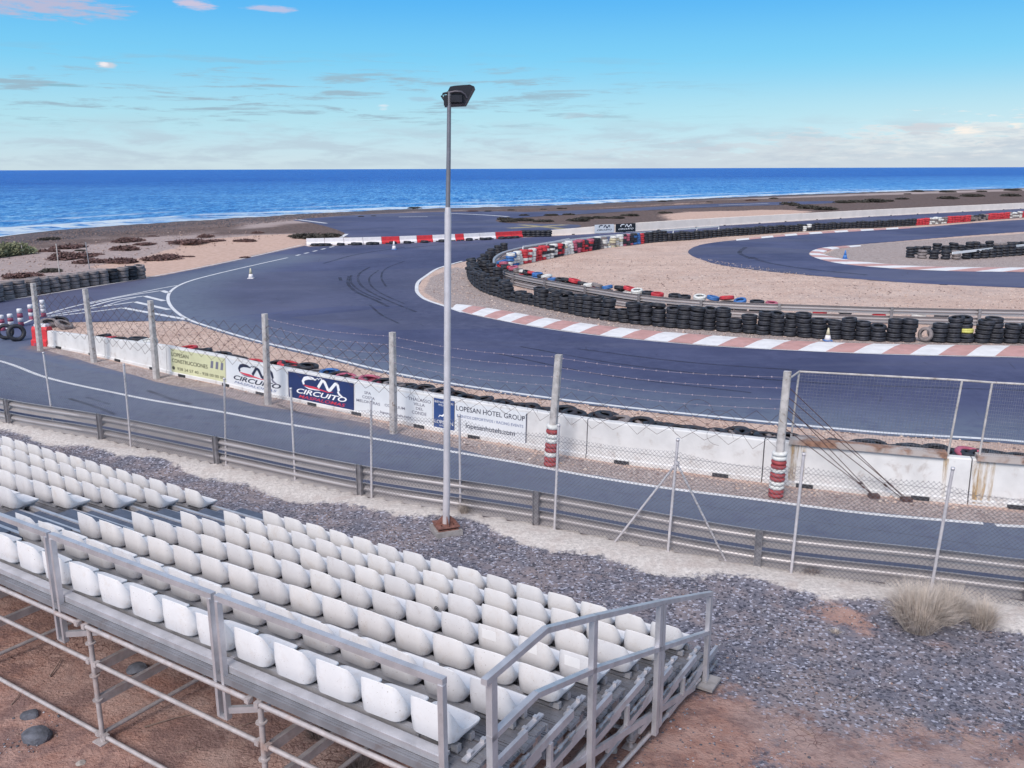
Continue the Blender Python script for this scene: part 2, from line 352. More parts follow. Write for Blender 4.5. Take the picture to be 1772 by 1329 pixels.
    h = n.math('ADD', n.math('MULTIPLY', n3, 1.2), n.math('ADD', n.math('MULTIPLY', n4, .5), n.math('MULTIPLY', n.vor(tc, 28), n.math('MULTIPLY', A[1], .5))))
    h = n.math('SUBTRACT', h, n.math('MULTIPLY', n.math('MULTIPLY', ckm, wr), .5))
    n.l.new(n.bump(h, .75, .03), b.inputs['Normal'])
    return m
M['ground'] = ground_mat()
# ---------------------------------------------------------------- layout traced on the ground
shore_px = [(-3800, 700), (-1700, 540), (-700, 463), (-250, 430), (0, 409), (100, 398), (160, 393), (300, 384), (444, 375), (560, 368), (700, 362), (800, 359.5), (975, 354), (1137, 347), (1244, 342), (1453, 334), (1587, 330), (1772, 325.5), (2200, 317), (3200, 303.5)]
shore = P2(shore_px)
outer_line_px = [(2600, 862), (2100, 806), (1772, 765), (1695, 759), (1526, 749), (1385, 736), (1304, 728), (1110, 708), (960, 690), (860, 676), (782, 664), (669, 643), (544, 613), (441, 589), (376, 570), (326, 553), (301, 536), (291, 520), (294, 506), (308, 495), (330, 486), (371, 475), (444, 458), (498, 446)]
kerb_out_px = [(721, 500), (723, 508), (737, 519), (770, 531), (800, 541), (860, 554), (925, 566), (1025, 580), (1125, 590), (1243, 600), (1393, 608), (1542, 614), (1772, 619), (2100, 626), (2600, 634)]
inner_up_px = [(2600, 328), (2200, 353), (1772, 376), (1587, 387), (1453, 392.5), (1333, 398), (1244, 404), (1113, 413), (1025, 421), (925, 433), (870, 441), (821, 449), (785, 457), (757, 466), (733, 481)]
left_edge_px = [(-2500, 880), (-900, 628), (-300, 555), (0, 521), (63, 512), (150, 498), (246, 483), (376, 458), (444, 443), (527, 425)]
wall_far_px = [(955, 408), (1029, 404.5), (1098, 401), (1244, 391), (1508, 375), (1772, 361), (2200, 339), (2600, 323)]
pitfar_px = [(860, 795), (1035, 826), (1173, 847), (1304, 863), (1385, 873), (1498, 887), (1701, 905), (1772, 911), (2100, 938), (2600, 985)]
rail_px = [(-1500, 500), (-700, 590), (-250, 668), (20, 735), (180, 763), (380, 806), (627, 860), (930, 910), (1310, 983), (1600, 1018), (1772, 1040), (2100, 1080), (2600, 1150)]
apoly = [(2600, 872), (1772, 770), (1526, 753), (1304, 732), (1110, 712), (960, 694), (860, 680), (782, 668), (669, 647), (544, 617), (441, 593), (376, 574), (320, 556), (213, 556), (120, 558), (85, 566), (60, 585), (72, 603), (163, 631), (271, 661), (390, 686), (444, 701), (560, 718), (640, 734), (770, 772)] + pitfar_px
near_edge = [(2600, 1135), (2100, 1065), (1772, 1028), (1310, 970), (930, 900), (627, 848), (380, 796), (180, 753), (20, 724), (-250, 660), (-1500, 480)]
main_poly = smooth(P2(outer_line_px[:1]+[(2100, 812)]+apoly[1:12]), 1.0)[:] + P2(apoly[12:]) + P2(near_edge[:-1]) + P2([(-900, 640)]) + smooth(P2(left_edge_px[1:]), 1.) + P2([(534, 427), (955, 409)]) + P2(wall_far_px[1:]) + smooth(P2(inner_up_px), 1.) + smooth(P2(kerb_out_px), 1.)
infield_poly = smooth(P2([(2600, 343), (1772, 380), (1575, 394.5), (1400, 404), (1300, 413), (1244, 418.5), (1211, 424), (1192, 433), (1193, 440), (1213, 449), (1244, 458), (1333, 470), (1453, 480.5), (1602, 491), (1772, 498), (2600, 522)]), .8) + smooth(P2([(2600, 484), (1772, 471), (1661, 469.5), (1572, 466.5), (1497, 461), (1447, 454.5), (1411, 446), (1400, 438.5), (1413, 432), (1429, 428), (1488, 423), (1542, 418.5), (1772, 401), (2600, 356)]), .8)
far_poly = smooth(P2([(508, 380), (560, 376), (640, 371), (780, 366.5), (880, 366), (965, 371), (900, 377), (858, 381), (880, 386), (1000, 389), (990, 396), (955, 401), (940, 404), (760, 409), (610, 411), (596, 403), (575, 395), (540, 386)]), 1.5, True)
far_road = smooth(P2([(800, 368), (900, 367), (1050, 362), (1244, 352.5), (1440, 348), (1440, 351.5), (1244, 358), (1100, 365), (950, 373), (850, 374)]), 3., True)
# ---------------------------------------------------------------- ground mesh (polar grid round the viewpoint)
def build_ground():
    rr = np.concatenate([[0, 1.5], np.geomspace(2.5, 620, 430), [900, 1500]])
    fr = np.linspace(R(-42), R(42), 560); rest = np.linspace(R(42), R(318), 80)[1:-1]
    aa = np.concatenate([fr, rest]); na = len(aa)
    rg, ag = np.meshgrid(rr, aa, indexing='ij'); X = rg*np.sin(ag); Y = rg*np.cos(ag)
    far = [(-1500., -1500.), (1500., -1500.)]
    sp = [np.array(p) for p in smooth(shore, 4.)]
    land = sp + [np.array([sp[-1][0]+900, sp[-1][1]-200])] + [np.array([1600., -1600.]), np.array([-1600., -1600.])] + [np.array([sp[0][0]-900, sp[0][1]-400])]
    D = sd(X, Y, land)                       # + on land
    Z = gz(X, Y).copy()
    beyond = np.clip(-D, 0, 60); Z -= beyond*.13
    nz = lambda k, sx=1., ph=0.: sum(np.sin(X*k*a+ph*i+1.3*i)*np.cos(Y*k*b-ph*i) for i, (a, b) in enumerate([(1., .7), (.6, 1.3), (1.7, .4), (.37, .9)]))/4
    on = pip(X, Y, main_poly) | pip(X, Y, infield_poly) | pip(X, Y, far_poly) | pip(X, Y, far_road)
    dm = np.minimum(np.minimum(sdist(X, Y, main_poly), sdist(X, Y, infield_poly)), sdist(X, Y, far_poly))
    rough = np.where(on, 0, np.clip(dm/3, 0, 1))
    Z += rough*np.where(Y > 60, .10, .02)*nz(.55)+rough*.012*nz(3.1)
    Z -= np.where(on & (dm > .1), .03, 0) + 0
    # chalk plinth along the fence
    X1 = lambda pts: P2(pts)
    def zone(poly, soft): return np.clip(.5+sd(X, Y, poly)/(2*soft), 0, 1)
    tan = np.maximum.reduce([
        zone(X1([(733, 470), (800, 452), (870, 444), (1018, 420), (1244, 402), (1500, 392), (1772, 378), (2600, 330), (2600, 640), (1772, 620), (1393, 609), (1125, 592), (925, 567), (800, 541), (735, 518), (718, 500)]), .2),
        zone(X1([(60, 560), (120, 556), (320, 552), (376, 570), (441, 589), (544, 613), (669, 643), (782, 664), (960, 690), (1304, 729), (1772, 765), (2600, 865), (2600, 1000), (1772, 905), (1290, 850), (910, 790), (640, 726), (500, 700), (390, 672), (163, 618), (80, 597)]), .15)])
    grey = np.maximum.reduce([
        zone(X1([(733, 505), (745, 480), (790, 462), (825, 470), (850, 495), (905, 520), (1000, 540), (1125, 556), (1243, 566), (1393, 576), (1600, 584), (1772, 585), (2600, 590), (2600, 640), (1772, 625), (1393, 615), (1125, 597), (925, 572), (800, 546)]), .5),
        zone(X1([(1425, 440), (1460, 425), (1772, 404), (2600, 358), (2600, 490), (1772, 468), (1560, 462), (1450, 452)]), .6),
        zone(X1([(480, 700), (640, 728), (770, 752), (910, 780), (1290, 834), (1772, 885), (2600, 990), (2600, 1010), (1772, 918), (1290, 866), (860, 800), (640, 740), (480, 706)]), .25)*.75,
        zone(X1([(60, 590), (160, 617), (390, 668), (640, 726), (770, 752), (910, 778), (910, 800), (770, 775), (640, 738), (390, 690), (160, 634), (60, 604)]), .2)*.8])
    pink = np.maximum.reduce([zone(X1([(150, 462), (240, 447), (300, 430), (330, 418), (380, 412), (444, 407), (505, 405), (530, 412), (528, 424), (444, 441), (376, 456), (300, 475), (248, 482), (220, 470)]), 2.),
                              zone(X1([(1130, 372), (1180, 366), (1350, 362), (1420, 366), (1380, 374), (1240, 383), (1150, 384)]), 3.)*.75,
                              zone(X1([(955, 362), (1060, 357), (1240, 348), (1240, 352), (1050, 361)]), 4.)*.6])
    beach = np.clip(1-(D-2)/np.where(X < 0, 16., 12.), 0, 1)*.95
    brown = np.maximum.reduce([zone(X1([(-500, 465), (0, 411), (160, 397), (300, 387), (444, 378), (444, 401), (330, 408), (240, 416), (160, 426), (60, 436), (-500, 490)]), 3.)*.62, zone(X1([(330, 404), (420, 396), (560, 382), (600, 372), (800, 364), (1244, 346), (1772, 330), (2600, 312), (2600, 330), (1772, 352), (1244, 380), (1000, 395), (950, 402), (600, 415), (500, 405), (380, 408)]), 5.)*.95])
    sF = (X-P0[0])*FV[0]+(Y-P0[1])*FV[1]; sR = (X-P0[0])*RV[0]+(Y-P0[1])*RV[1]
    rp = Path(P2(rail_px), .5)
    dr = sdist(X, Y, [tuple(p) for p in rp.p[::4]], False); nearside = sF < 9.5
    nearz = pip(X, Y, P2(rail_px)+[np.array([60., -60.]), np.array([-60., -60.])])
    dark = np.where(nearz, .80, 0.)
    red = np.maximum.reduce([zone([P0[:2]+FV[:2]*a+RV[:2]*b for a, b in [(-6, -3.2), (1.5, -2.2), (3.8, -2.2), (5.2, -1.), (4.8, .5), (4.8, 18), (-6, 18)]], .9)*.86,
                             zone(P2([(1195, 1185), (1300, 1190), (1330, 1260), (1330, 1400), (1000, 1400), (1080, 1250)], .3), .35)*.9,
                             zone(P2([(1230, 1230), (1330, 1215), (1500, 1210), (1772, 1190), (2300, 1190), (2300, 1600), (1200, 1600), (1200, 1330)], .3), .8)*.56,
                             zone(P2([(1330, 1030), (1480, 1030), (1560, 1075), (1690, 1095), (1640, 1115), (1450, 1085)], .1), .35)*.58])*np.where(nearz, 1, 0)
    red = np.where((sF < 1.2) & (sR < -1.2), red*.9, red)
    chalk_w = .38+.16*np.sin(X*.9)+.12*np.sin(X*2.7+1)
    fp = P2([(94, 745), (227, 778), (391, 808), (511, 835), (643, 865), (797, 888), (959, 922), (1155, 960), (1368, 998), (1608, 1036), (1822, 1068), (2100, 1110)])
    fp = [2*fp[0]-fp[1]+(fp[0]-fp[1])*8] + fp
    df = sdist(X, Y, fp, False)
    chalk = np.clip(.5+(chalk_w-df+.25)/.5, 0, 1)*np.where(nearz, 1, 0)*.93
    Z += np.where(nearz, .07*np.clip((.75-df)/.35, 0, 1), 0)
    nv = X.size
    me = bpy.data.meshes.new('ground'); me.vertices.add(nv)
    me.vertices.foreach_set('co', np.stack([X, Y, Z], -1).ravel())
    nr = len(rr); i, j = np.meshgrid(np.arange(nr-1), np.arange(na), indexing='ij'); j2 = (j+1) % na
    q = np.stack([i*na+j, (i+1)*na+j, (i+1)*na+j2, i*na+j2], -1).reshape(-1, 4)[:, ::-1]
    me.loops.add(q.size); me.loops.foreach_set('vertex_index', q.ravel().astype(np.int32))
    me.polygons.add(len(q)); me.polygons.foreach_set('loop_start', np.arange(0, q.size, 4, dtype=np.int32)); me.polygons.foreach_set('use_smooth', np.ones(len(q), bool))
    me.update(calc_edges=True); me.validate()
    for nm, ch in (('zoneA', (red, dark, tan)), ('zoneB', (pink, beach, brown)), ('zoneC', (grey, chalk, chalk*0))):
        a = me.color_attributes.new(nm, 'FLOAT_COLOR', 'POINT')
        a.data.foreach_set('color', np.stack([ch[0], ch[1], ch[2], np.ones_like(X)], -1).astype(np.float32).ravel())
    me.materials.append(M['ground']); o = bpy.data.objects.new('ground', me); link(o); tag(o, kind='structure')
    me.update()
    return o
ground = build_ground()
if ground.data.polygons[5000].normal.z < 0: ground.data.flip_normals()
# ---------------------------------------------------------------- sheets: asphalt, paint
def densify(poly, step):
    out = []
    for a, b in zip(poly, poly[1:]+poly[:1]):
        n = max(1, int(np.linalg.norm(np.array(b)-np.array(a))/step)); n = min(n, 60)
        for k in range(n): out.append(np.array(a)+(np.array(b)-np.array(a))*k/n)
    return out
def clean(poly, eps=.05):
    out = [np.array(poly[0], float)]
    for p in poly[1:]:
        if np.linalg.norm(np.array(p)-out[-1]) > eps: out.append(np.array(p, float))
    return out
SKIDS = []
def sheet(name, poly, z, m, cell=None, wearfn=None, jit=0.):
    poly = clean(densify(clean(poly), 1.2)) if jit else clean(poly)
    if jit:
        poly = [p+rng.normal(0, jit, 2)*min(1, 30/np.linalg.norm(p)) for p in poly]
    bm = bmesh.new(); vs = [bm.verts.new((p[0], p[1], z)) for p in poly]
    for t in tessellate_polygon([[Vector((p[0], p[1], 0)) for p in poly]]):
        try: bm.faces.new([vs[i] for i in t])
        except ValueError: pass
    if cell:                                   # slice into cells so the wear attribute has somewhere to live
        X = [p[0] for p in poly]; Y = [p[1] for p in poly]
        def cuts(lo, hi, c0, c1): return [v for v in np.concatenate([np.arange(c0, c1, cell)]) if lo < v < hi]
        for v in cuts(min(X), max(X), -26, 30):
            g = bm.verts[:]+bm.edges[:]+bm.faces[:]; bmesh.ops.bisect_plane(bm, geom=g, plane_co=(v, 0, 0), plane_no=(1, 0, 0))
        for v in cuts(min(Y), max(Y), 10, 88):
            g = bm.verts[:]+bm.edges[:]+bm.faces[:]; bmesh.ops.bisect_plane(bm, geom=g, plane_co=(0, v, 0), plane_no=(0, 1, 0))
    bmesh.ops.recalc_face_normals(bm, faces=bm.faces[:])
    me = bpy.data.meshes.new(name); bm.to_mesh(me); bm.free()
    if me.polygons and sum(p.normal.z for p in me.polygons) < 0: me.flip_normals()
    if wearfn:
        n = len(me.vertices); co = np.zeros(n*3); me.vertices.foreach_get('co', co); co = co.reshape(-1, 3)
        w1, w2 = wearfn(co[:, 0], co[:, 1]); a = me.color_attributes.new('wear', 'FLOAT_COLOR', 'POINT')
        a.data.foreach_set('color', np.stack([w1, w2, GREY.pop('v', w1*0), w1*0+1], -1).astype(np.float32).ravel())
    me.materials.append(m); o = bpy.data.objects.new(name, me); link(o); tag(o, kind='structure'); return o
skid_paths = [([(670, 650), (700, 600), (640, 540), (612, 500), (614, 478), (660, 455), (760, 436), (900, 424)], .35, .0),
              ([(1772, 660), (1250, 645), (1000, 600), (760, 545), (660, 512), (612, 487), (628, 462), (700, 445), (860, 424), (1000, 410)], 2.0, .75),
              ([(2200, 690), (1600, 670), (1100, 625), (860, 580), (700, 530), (655, 500), (672, 472), (760, 450), (900, 430)], 3.4, .6),
              ([(1772, 640), (1300, 622), (1000, 595), (800, 557), (720, 527)], 1.2, .35),
              ([(607, 483), (608, 500), (640, 520), (665, 530)], .18, 1.), ([(600, 480), (603, 500), (632, 520), (680, 538)], .12, .8), ([(640, 470), (630, 490), (650, 510), (690, 530)], .12, .6)]
skw = [([tuple(p) for p in smooth(P2(a), 1.)], w, k) for a, w, k in skid_paths[1:]]
barr_base_px = [(80, 599), (150, 613), (215, 628), (265, 640), (295, 648), (386, 667), (444, 682), (498, 693), (611, 717), (748, 745), (787, 753), (888, 771), (973, 787), (1073, 803), (1161, 814), (1286, 831), (1399, 845), (1540, 860), (1650, 871), (1772, 882), (1900, 893), (2200, 920)]
GREY = {}
def wear_main(X, Y):
    w = np.zeros_like(X)
    for p, wd, k in skw: w = np.maximum(w, k*np.clip(1.3-sdist(X, Y, p, False)/wd, 0, 1))
    d = sdist(X, Y, P2(barr_base_px), False); near = (Y < 34)
    dust = np.clip(1-(d-.25)/1.6, 0, 1)*near*.95
    d2 = sdist(X, Y, P2(left_edge_px[2:]), False); dust = np.maximum(dust, np.clip(.75-d2/1.2, 0, 1))
    dg = sdist(X, Y, [tuple(p) for p in smooth(P2(outer_line_px), 2.)], False); ins = pip(X, Y, [tuple(p) for p in smooth(P2(outer_line_px), 2.)]+[(60., 60.)]); pl = sdist(X, Y, [tuple(p) for p in smooth(P2([(-250, 570), (0, 625), (213, 683), (444, 725), (770, 780), (1035, 827), (1385, 875), (1772, 912)]), 2.)], False); GREY['v'] = np.maximum(np.clip(1-dg/4.5, 0, 1)*(Y > 14)*.8, np.clip(1.3-pl/3.4, 0, 1)*.75)
    return w, dust
sheet('track', main_poly, .004, M['asphalt'], cell=.8, wearfn=wear_main, jit=.035)
ip = [([tuple(p) for p in smooth(P2([(1772, 484), (1500, 474), (1330, 455), (1262, 438), (1300, 424), (1420, 412), (1772, 390)]), 2.)], False)]
def wear_in(X, Y): return np.clip(1.2-sdist(X, Y, ip[0][0], False)/2.5, 0, 1)*.6, X*0
sheet('infield_track', infield_poly, .004, M['asphalt'], jit=.03, wearfn=wear_in)
sheet('far_tarmac', far_poly, .006, M['asphalt'], jit=.1)
sheet('far_road', far_road, .005, M['asphalt'], jit=.1)
def ribbon(mb, pts, w, z, step=.5, mi=0, raw=False, z2=None):
    p = Path(pts, step, raw) ; n = max(1, int(p.L/step)); vs = []
    for k in range(n+1):
        t = p.L*k/n; a = p.off(t, -w/2); b = p.off(t, w/2); vs += [(a[0], a[1], z), (b[0], b[1], z)]
    mb.add(vs, [(2*k, 2*k+1, 2*k+3, 2*k+2) for k in range(n)], mi)
def marking(lines, name='road_marking'):
    mb = MB()
    for pts, w, st in lines: ribbon(mb, P2(pts), w, .010, st)
    o = mb.build(name, M['paint']); tag(o, kind='structure')
    if o.data.polygons[0].normal.z < 0: o.data.flip_normals()
    return o
marking([(outer_line_px, .16, .4)])
marking([([(-300, 556), (0, 521), (63, 512), (150, 498), (246, 482), (376, 457), (444, 442.5), (522, 424)], .14, .5)])
marking([([(-250, 570), (0, 625), (85, 655), (213, 683), (263, 693), (388, 714), (444, 725), (644, 759), (770, 780), (860, 795), (888, 800), (1035, 827), (1173, 848), (1304, 864), (1385, 875), (1498, 889), (1701, 906.5)], .13, .4), ([(1722, 909.5), (1772, 912), (2200, 950)], .13, .4)])
marking([([(800, 452), (775, 459), (757, 465), (738, 477), (724, 488), (721, 500), (723, 507), (737, 518.5), (770, 530), (800, 540.5)], .2, .3), ([(800, 540.5), (925, 565.5), (1025, 579.5), (1125, 590), (1243, 599.5), (1393, 607.5), (1542, 613.5), (1772, 618.5), (2600, 634)], .08, .4)])
gore = [([(0, 572), (41, 560), (67, 548), (150, 525), (250, 505), (290, 497), (308, 494)], .13), ([(70, 547), (110, 538), (170, 532), (205, 522), (235, 515)], .09), ([(155, 526), (215, 513), (280, 503)], .16), ([(280, 503), (291, 507)], .3),
        ([(155, 531), (200, 519), (250, 512.5)], .18), ([(250, 512.5), (284, 521)], .28), ([(82, 547), (150, 535), (233, 522.5)], .18), ([(233, 522.5), (292, 536)], .28), ([(82, 548), (150, 541), (213, 533)], .18), ([(213, 533), (322, 553)], .28)]
marking([(p, w, .6) for p, w in gore])
marking([([(498+k*14.5, 446-k*3.55), (498+k*14.5+7, 446-k*3.55-1.7)], .22, .5) for k in range(1, 6)])
marking([([(506, 379), (530, 382), (565, 386.5)], .5, 2.), ([(590, 411), (600, 405)], .4, 1.), ([(690, 375.5), (740, 375)], .5, 3.), ([(780, 369.5), (830, 371.5), (880, 375)], .6, 2.), ([(1244, 355), (1330, 352)], .5, 3.)])
mb = MB(); ribbon(mb, P2([(880, 395), (930, 392.5), (980, 389)]), 1.2, .012, 2.); ribbon(mb, P2([(900, 389), (945, 393), (975, 396)]), 1.2, .013, 2.)
yl = mb.build('yellow_road_marking', mat('faded_yellow_paint', (.36, .30, .17), .8, var=.3, vscale=1, dirt=(.12, .12, .16), dscale=1)); tag(yl, kind='structure')
for o in COL.objects:
    if 'marking' in o.name and sum(p.normal.z for p in o.data.polygons) < 0: o.data.flip_normals()
mt = bpy.data.materials.new('skid_rubber'); n = N(nt(mt)); b_ = n.n['Principled BSDF']; b_.inputs['Base Color'].default_value = (.022, .024, .04, 1); b_.inputs['Roughness'].default_value = .75
tc_ = n.new('ShaderNodeTexCoord').outputs['Object']; n.l.new(n.math('MULTIPLY', n.ss(n.noise(tc_, .8, 6, .7), .15, .8), .60), b_.inputs['Alpha'])
mb = MB()
for pts, w in (([(604, 478), (603, 492), (618, 506), (650, 520), (672, 531)], .20), ([(608, 476), (608, 490), (626, 505), (660, 520)], .14), ([(640, 462), (622, 474), (622, 490), (640, 505), (680, 524), (720, 540)], .16), ([(655, 468), (640, 480), (642, 494), (660, 508), (700, 526)], .12), ([(700, 452), (668, 465), (660, 480), (668, 496)], .12), ([(830, 470), (840, 473)], .1),
               ([(690, 560), (660, 545), (640, 528)], .12), ([(590, 486), (588, 480)], .2), ([(255, 676), (300, 692), (330, 700)], .14), ([(120, 690), (170, 706), (200, 718)], .12), ([(150, 688), (190, 700)], .1), ([(1000, 604), (1200, 628), (1500, 648)], .16), ([(900, 600), (1100, 634), (1400, 662), (1772, 676)], .14), ([(860, 612), (1050, 650), (1300, 680)], .12), ([(700, 430), (760, 424), (830, 420)], .3), ([(560, 456), (620, 440), (700, 428)], .25), ([(1300, 445), (1330, 455), (1400, 466), (1500, 476)], .4), ([(1290, 428), (1280, 438), (1300, 448)], .35), ([(480, 700), (520, 716), (560, 724)], .12)):
    ribbon(mb, P2(pts), w, .0085+rng.uniform(0, .002), .3)
o = mb.build('skid_marks', mt); tag(o, kind='structure')
if sum(p.normal.z for p in o.data.polygons) < 0: o.data.flip_normals()
# kerbs
def kerb(name, outer, inner, n, h, first=0, step=.7, widths=None):
    po = Path(P2(outer), .5); pi = Path(P2(inner), .5); mb = MB(); sub = 3
    for k in range(n):
        for q in range(sub):
            a = (k+q/sub)/n; b = (k+(q+1)/sub)/n
            o1, o2 = po.at(po.L*a), po.at(po.L*b); i1, i2 = pi.at(pi.L*a), pi.at(pi.L*b)
            m1, m2 = o1*.35+i1*.65, o2*.35+i2*.65
            vs = [(*o1, .008), (*o2, .008), (*m2, h), (*m1, h), (*i2, h*.7), (*i1, h*.7), (*i2, -.02), (*i1, -.02)]
            mb.add(vs, [(0, 1, 2, 3), (3, 2, 4, 5), (5, 4, 6, 7)], (k+first) % 2)
    o = mb.build(name, [M['kerb_w'], M['kerb_r']]); tag(o, kind='structure')
    if sum(p.normal.z for p in o.data.polygons) < 0: o.data.flip_normals()
ko = [(782, 534), (800, 539.5), (860, 553), (925, 564.5), (1025, 578.5), (1125, 589), (1243, 598.5), (1393, 607), (1542, 612.8), (1772, 617.8), (2100, 625), (2500, 631)]
ki = [(790, 528), (800, 528.5), (860, 537), (925, 548.5), (1025, 563), (1125, 574), (1243, 583), (1393, 592.5), (1542, 597.5), (1772, 600.5), (2100, 606), (2500, 611)]
kerb('kerb', ko, ki, 40, .07)
kerb('inner_kerb', [(1488, 424), (1429, 428), (1408, 433), (1401, 438.5), (1411, 446), (1447, 455), (1497, 461), (1572, 466), (1661, 469.5), (1772, 470.5), (2200, 477)],
     [(1490, 426.5), (1445, 431), (1428, 436), (1424, 439.5), (1436, 444), (1467, 450.5), (1512, 455.5), (1572, 460.5), (1661, 463), (1772, 464), (2200, 469)], 26, .06)
kerb('outer_kerb', [(1274, 416.5), (1400, 405.5), (1575, 395)], [(1274, 414.5), (1400, 403), (1575, 393)], 14, .06)
# ---------------------------------------------------------------- sea
def build_sea():
    rr = np.concatenate([np.geomspace(30, 1200, 260), np.geomspace(1300, 45000, 40)]); aa = np.linspace(R(-80), R(80), 420)
    rg, ag = np.meshgrid(rr, aa, indexing='ij'); X = rg*np.sin(ag); Y = rg*np.cos(ag)
    sp = [tuple(p) for p in smooth(shore, 5.)]; D = sdist(X, Y, sp, False)
    # waves rolling to the shore, real relief
    ph = D*.42+1.2*np.sin(X*.045)+.8*np.sin(X*.11+Y*.07); amp = .30*np.exp(-D/70)+.06
    Z = -.75+amp*np.maximum(np.sin(ph), -.3)*(.6+.4*np.sin(X*.06+D*.03)) + .07*np.sin(X*.5+Y*.35)*np.cos(X*.23-Y*.6)
    Z = np.where(rg > 700, -.75, Z)
    Z = np.minimum(Z, -.25)
    me = bpy.data.meshes.new('sea'); me.vertices.add(X.size); me.vertices.foreach_set('co', np.stack([X, Y, Z], -1).ravel())
    nr, na = X.shape; i, j = np.meshgrid(np.arange(nr-1), np.arange(na-1), indexing='ij')
    q = np.stack([i*na+j, i*na+j+1, (i+1)*na+j+1, (i+1)*na+j], -1).reshape(-1, 4)
    me.loops.add(q.size); me.loops.foreach_set('vertex_index', q.ravel().astype(np.int32)); me.polygons.add(len(q)); me.polygons.foreach_set('loop_start', np.arange(0, q.size, 4, dtype=np.int32))
    me.polygons.foreach_set('use_smooth', np.ones(len(q), bool)); me.update(calc_edges=True)
    a = me.color_attributes.new('shore', 'FLOAT_COLOR', 'POINT'); foam = np.clip(np.sin(ph)*.5+.5, 0, 1)
    a.data.foreach_set('color', np.stack([np.clip(D/420, 0, 1), foam, np.exp(-D/30), np.ones_like(X)], -1).astype(np.float32).ravel())
    m = bpy.data.materials.new('sea_water'); n = N(nt(m)); b = n.n['Principled BSDF']; tc = n.new('ShaderNodeTexCoord').outputs['Object']
    at = n.new('ShaderNodeAttribute', attribute_name='shore'); s = n.new('ShaderNodeSeparateColor'); n.l.new(at.outputs['Color'], s.inputs[0])
    st = n.mapping(tc, (.35, 1, 1), (0, 0, R(-12)))
    w1 = n.noise(st, .30, 6, .7); w2 = n.noise(st, .09, 5, .65, .4); w3 = n.noise(st, .022, 4, .6)
    w0 = n.noise(n.mapping(tc, (.4, 1, 1), (0, 0, R(-8))), .95, 4, .75)
    wv = n.math('ADD', n.math('MULTIPLY', w0, .40), n.math('ADD', n.math('MULTIPLY', w1, .35), n.math('MULTIPLY', w2, .25)))
    fa = n.noise(n.mapping(tc, (.24, .05, 1), (0, 0, R(-10))), 3.4, 6, .8); ne = n.noise(n.mapping(tc, (1, .30, 1), (0, 0, R(-14))), 1.9, 5, .8)
    wv = n.math('ADD', n.math('MULTIPLY', wv, .22), n.math('ADD', n.math('MULTIPLY', fa, .39), n.math('MULTIPLY', ne, .39)))
    dist = n.math('POWER', s.outputs[0], .8)
    base = n.mix(dist, (.05, .29, .70), (.012, .085, .40))
    lite = n.mix(dist, (.34, .66, .92), (.05, .25, .66))
    dark = n.mix(dist, (.012, .10, .40), (.007, .055, .28))
    c = n.mix(n.ss(wv, .505, .555), base, lite); c = n.mix(n.ss(wv, .49, .44), c, dark)
    c = n.mix(n.math('MULTIPLY', n.ss(w3, .45, .65), .35), c, n.mix(.5, c, lite))
    fo = n.math('MULTIPLY', n.ss(n.math('ADD', s.outputs[1], n.math('MULTIPLY', n.math('SUBTRACT', w2, .5), 1.4)), .72, 1.0), n.ss(s.outputs[2], .12, .55))
    cap = n.math('MULTIPLY', n.ss(w1, .68, .74), n.ss(w2, .5, .62))
    fo2 = n.math('MULTIPLY', n.ss(s.outputs[2], .40, .62), n.ss(w1, .40, .56))
    foam_f = n.math('MINIMUM', n.math('ADD', n.math('ADD', fo, n.math('MULTIPLY', cap, .9)), fo2), 1.)
    c = n.mix(foam_f, c, (.75, .83, .90))
    n.l.new(c, b.inputs['Base Color']); b.inputs['Roughness'].default_value = .38; b.inputs['Specular IOR Level'].default_value = .18; b.inputs['IOR'].default_value = 1.2
    n.l.new(n.bump(n.math('ADD', wv, n.math('MULTIPLY', n.noise(st, 1.2, 3), .3)), 1., 1.2), b.inputs['Normal'])
    me.materials.append(m); o = bpy.data.objects.new('sea', me); link(o); tag(o, kind='structure'); return o
sea = build_sea()
if sea.data.polygons[50].normal.z < 0: sea.data.flip_normals()
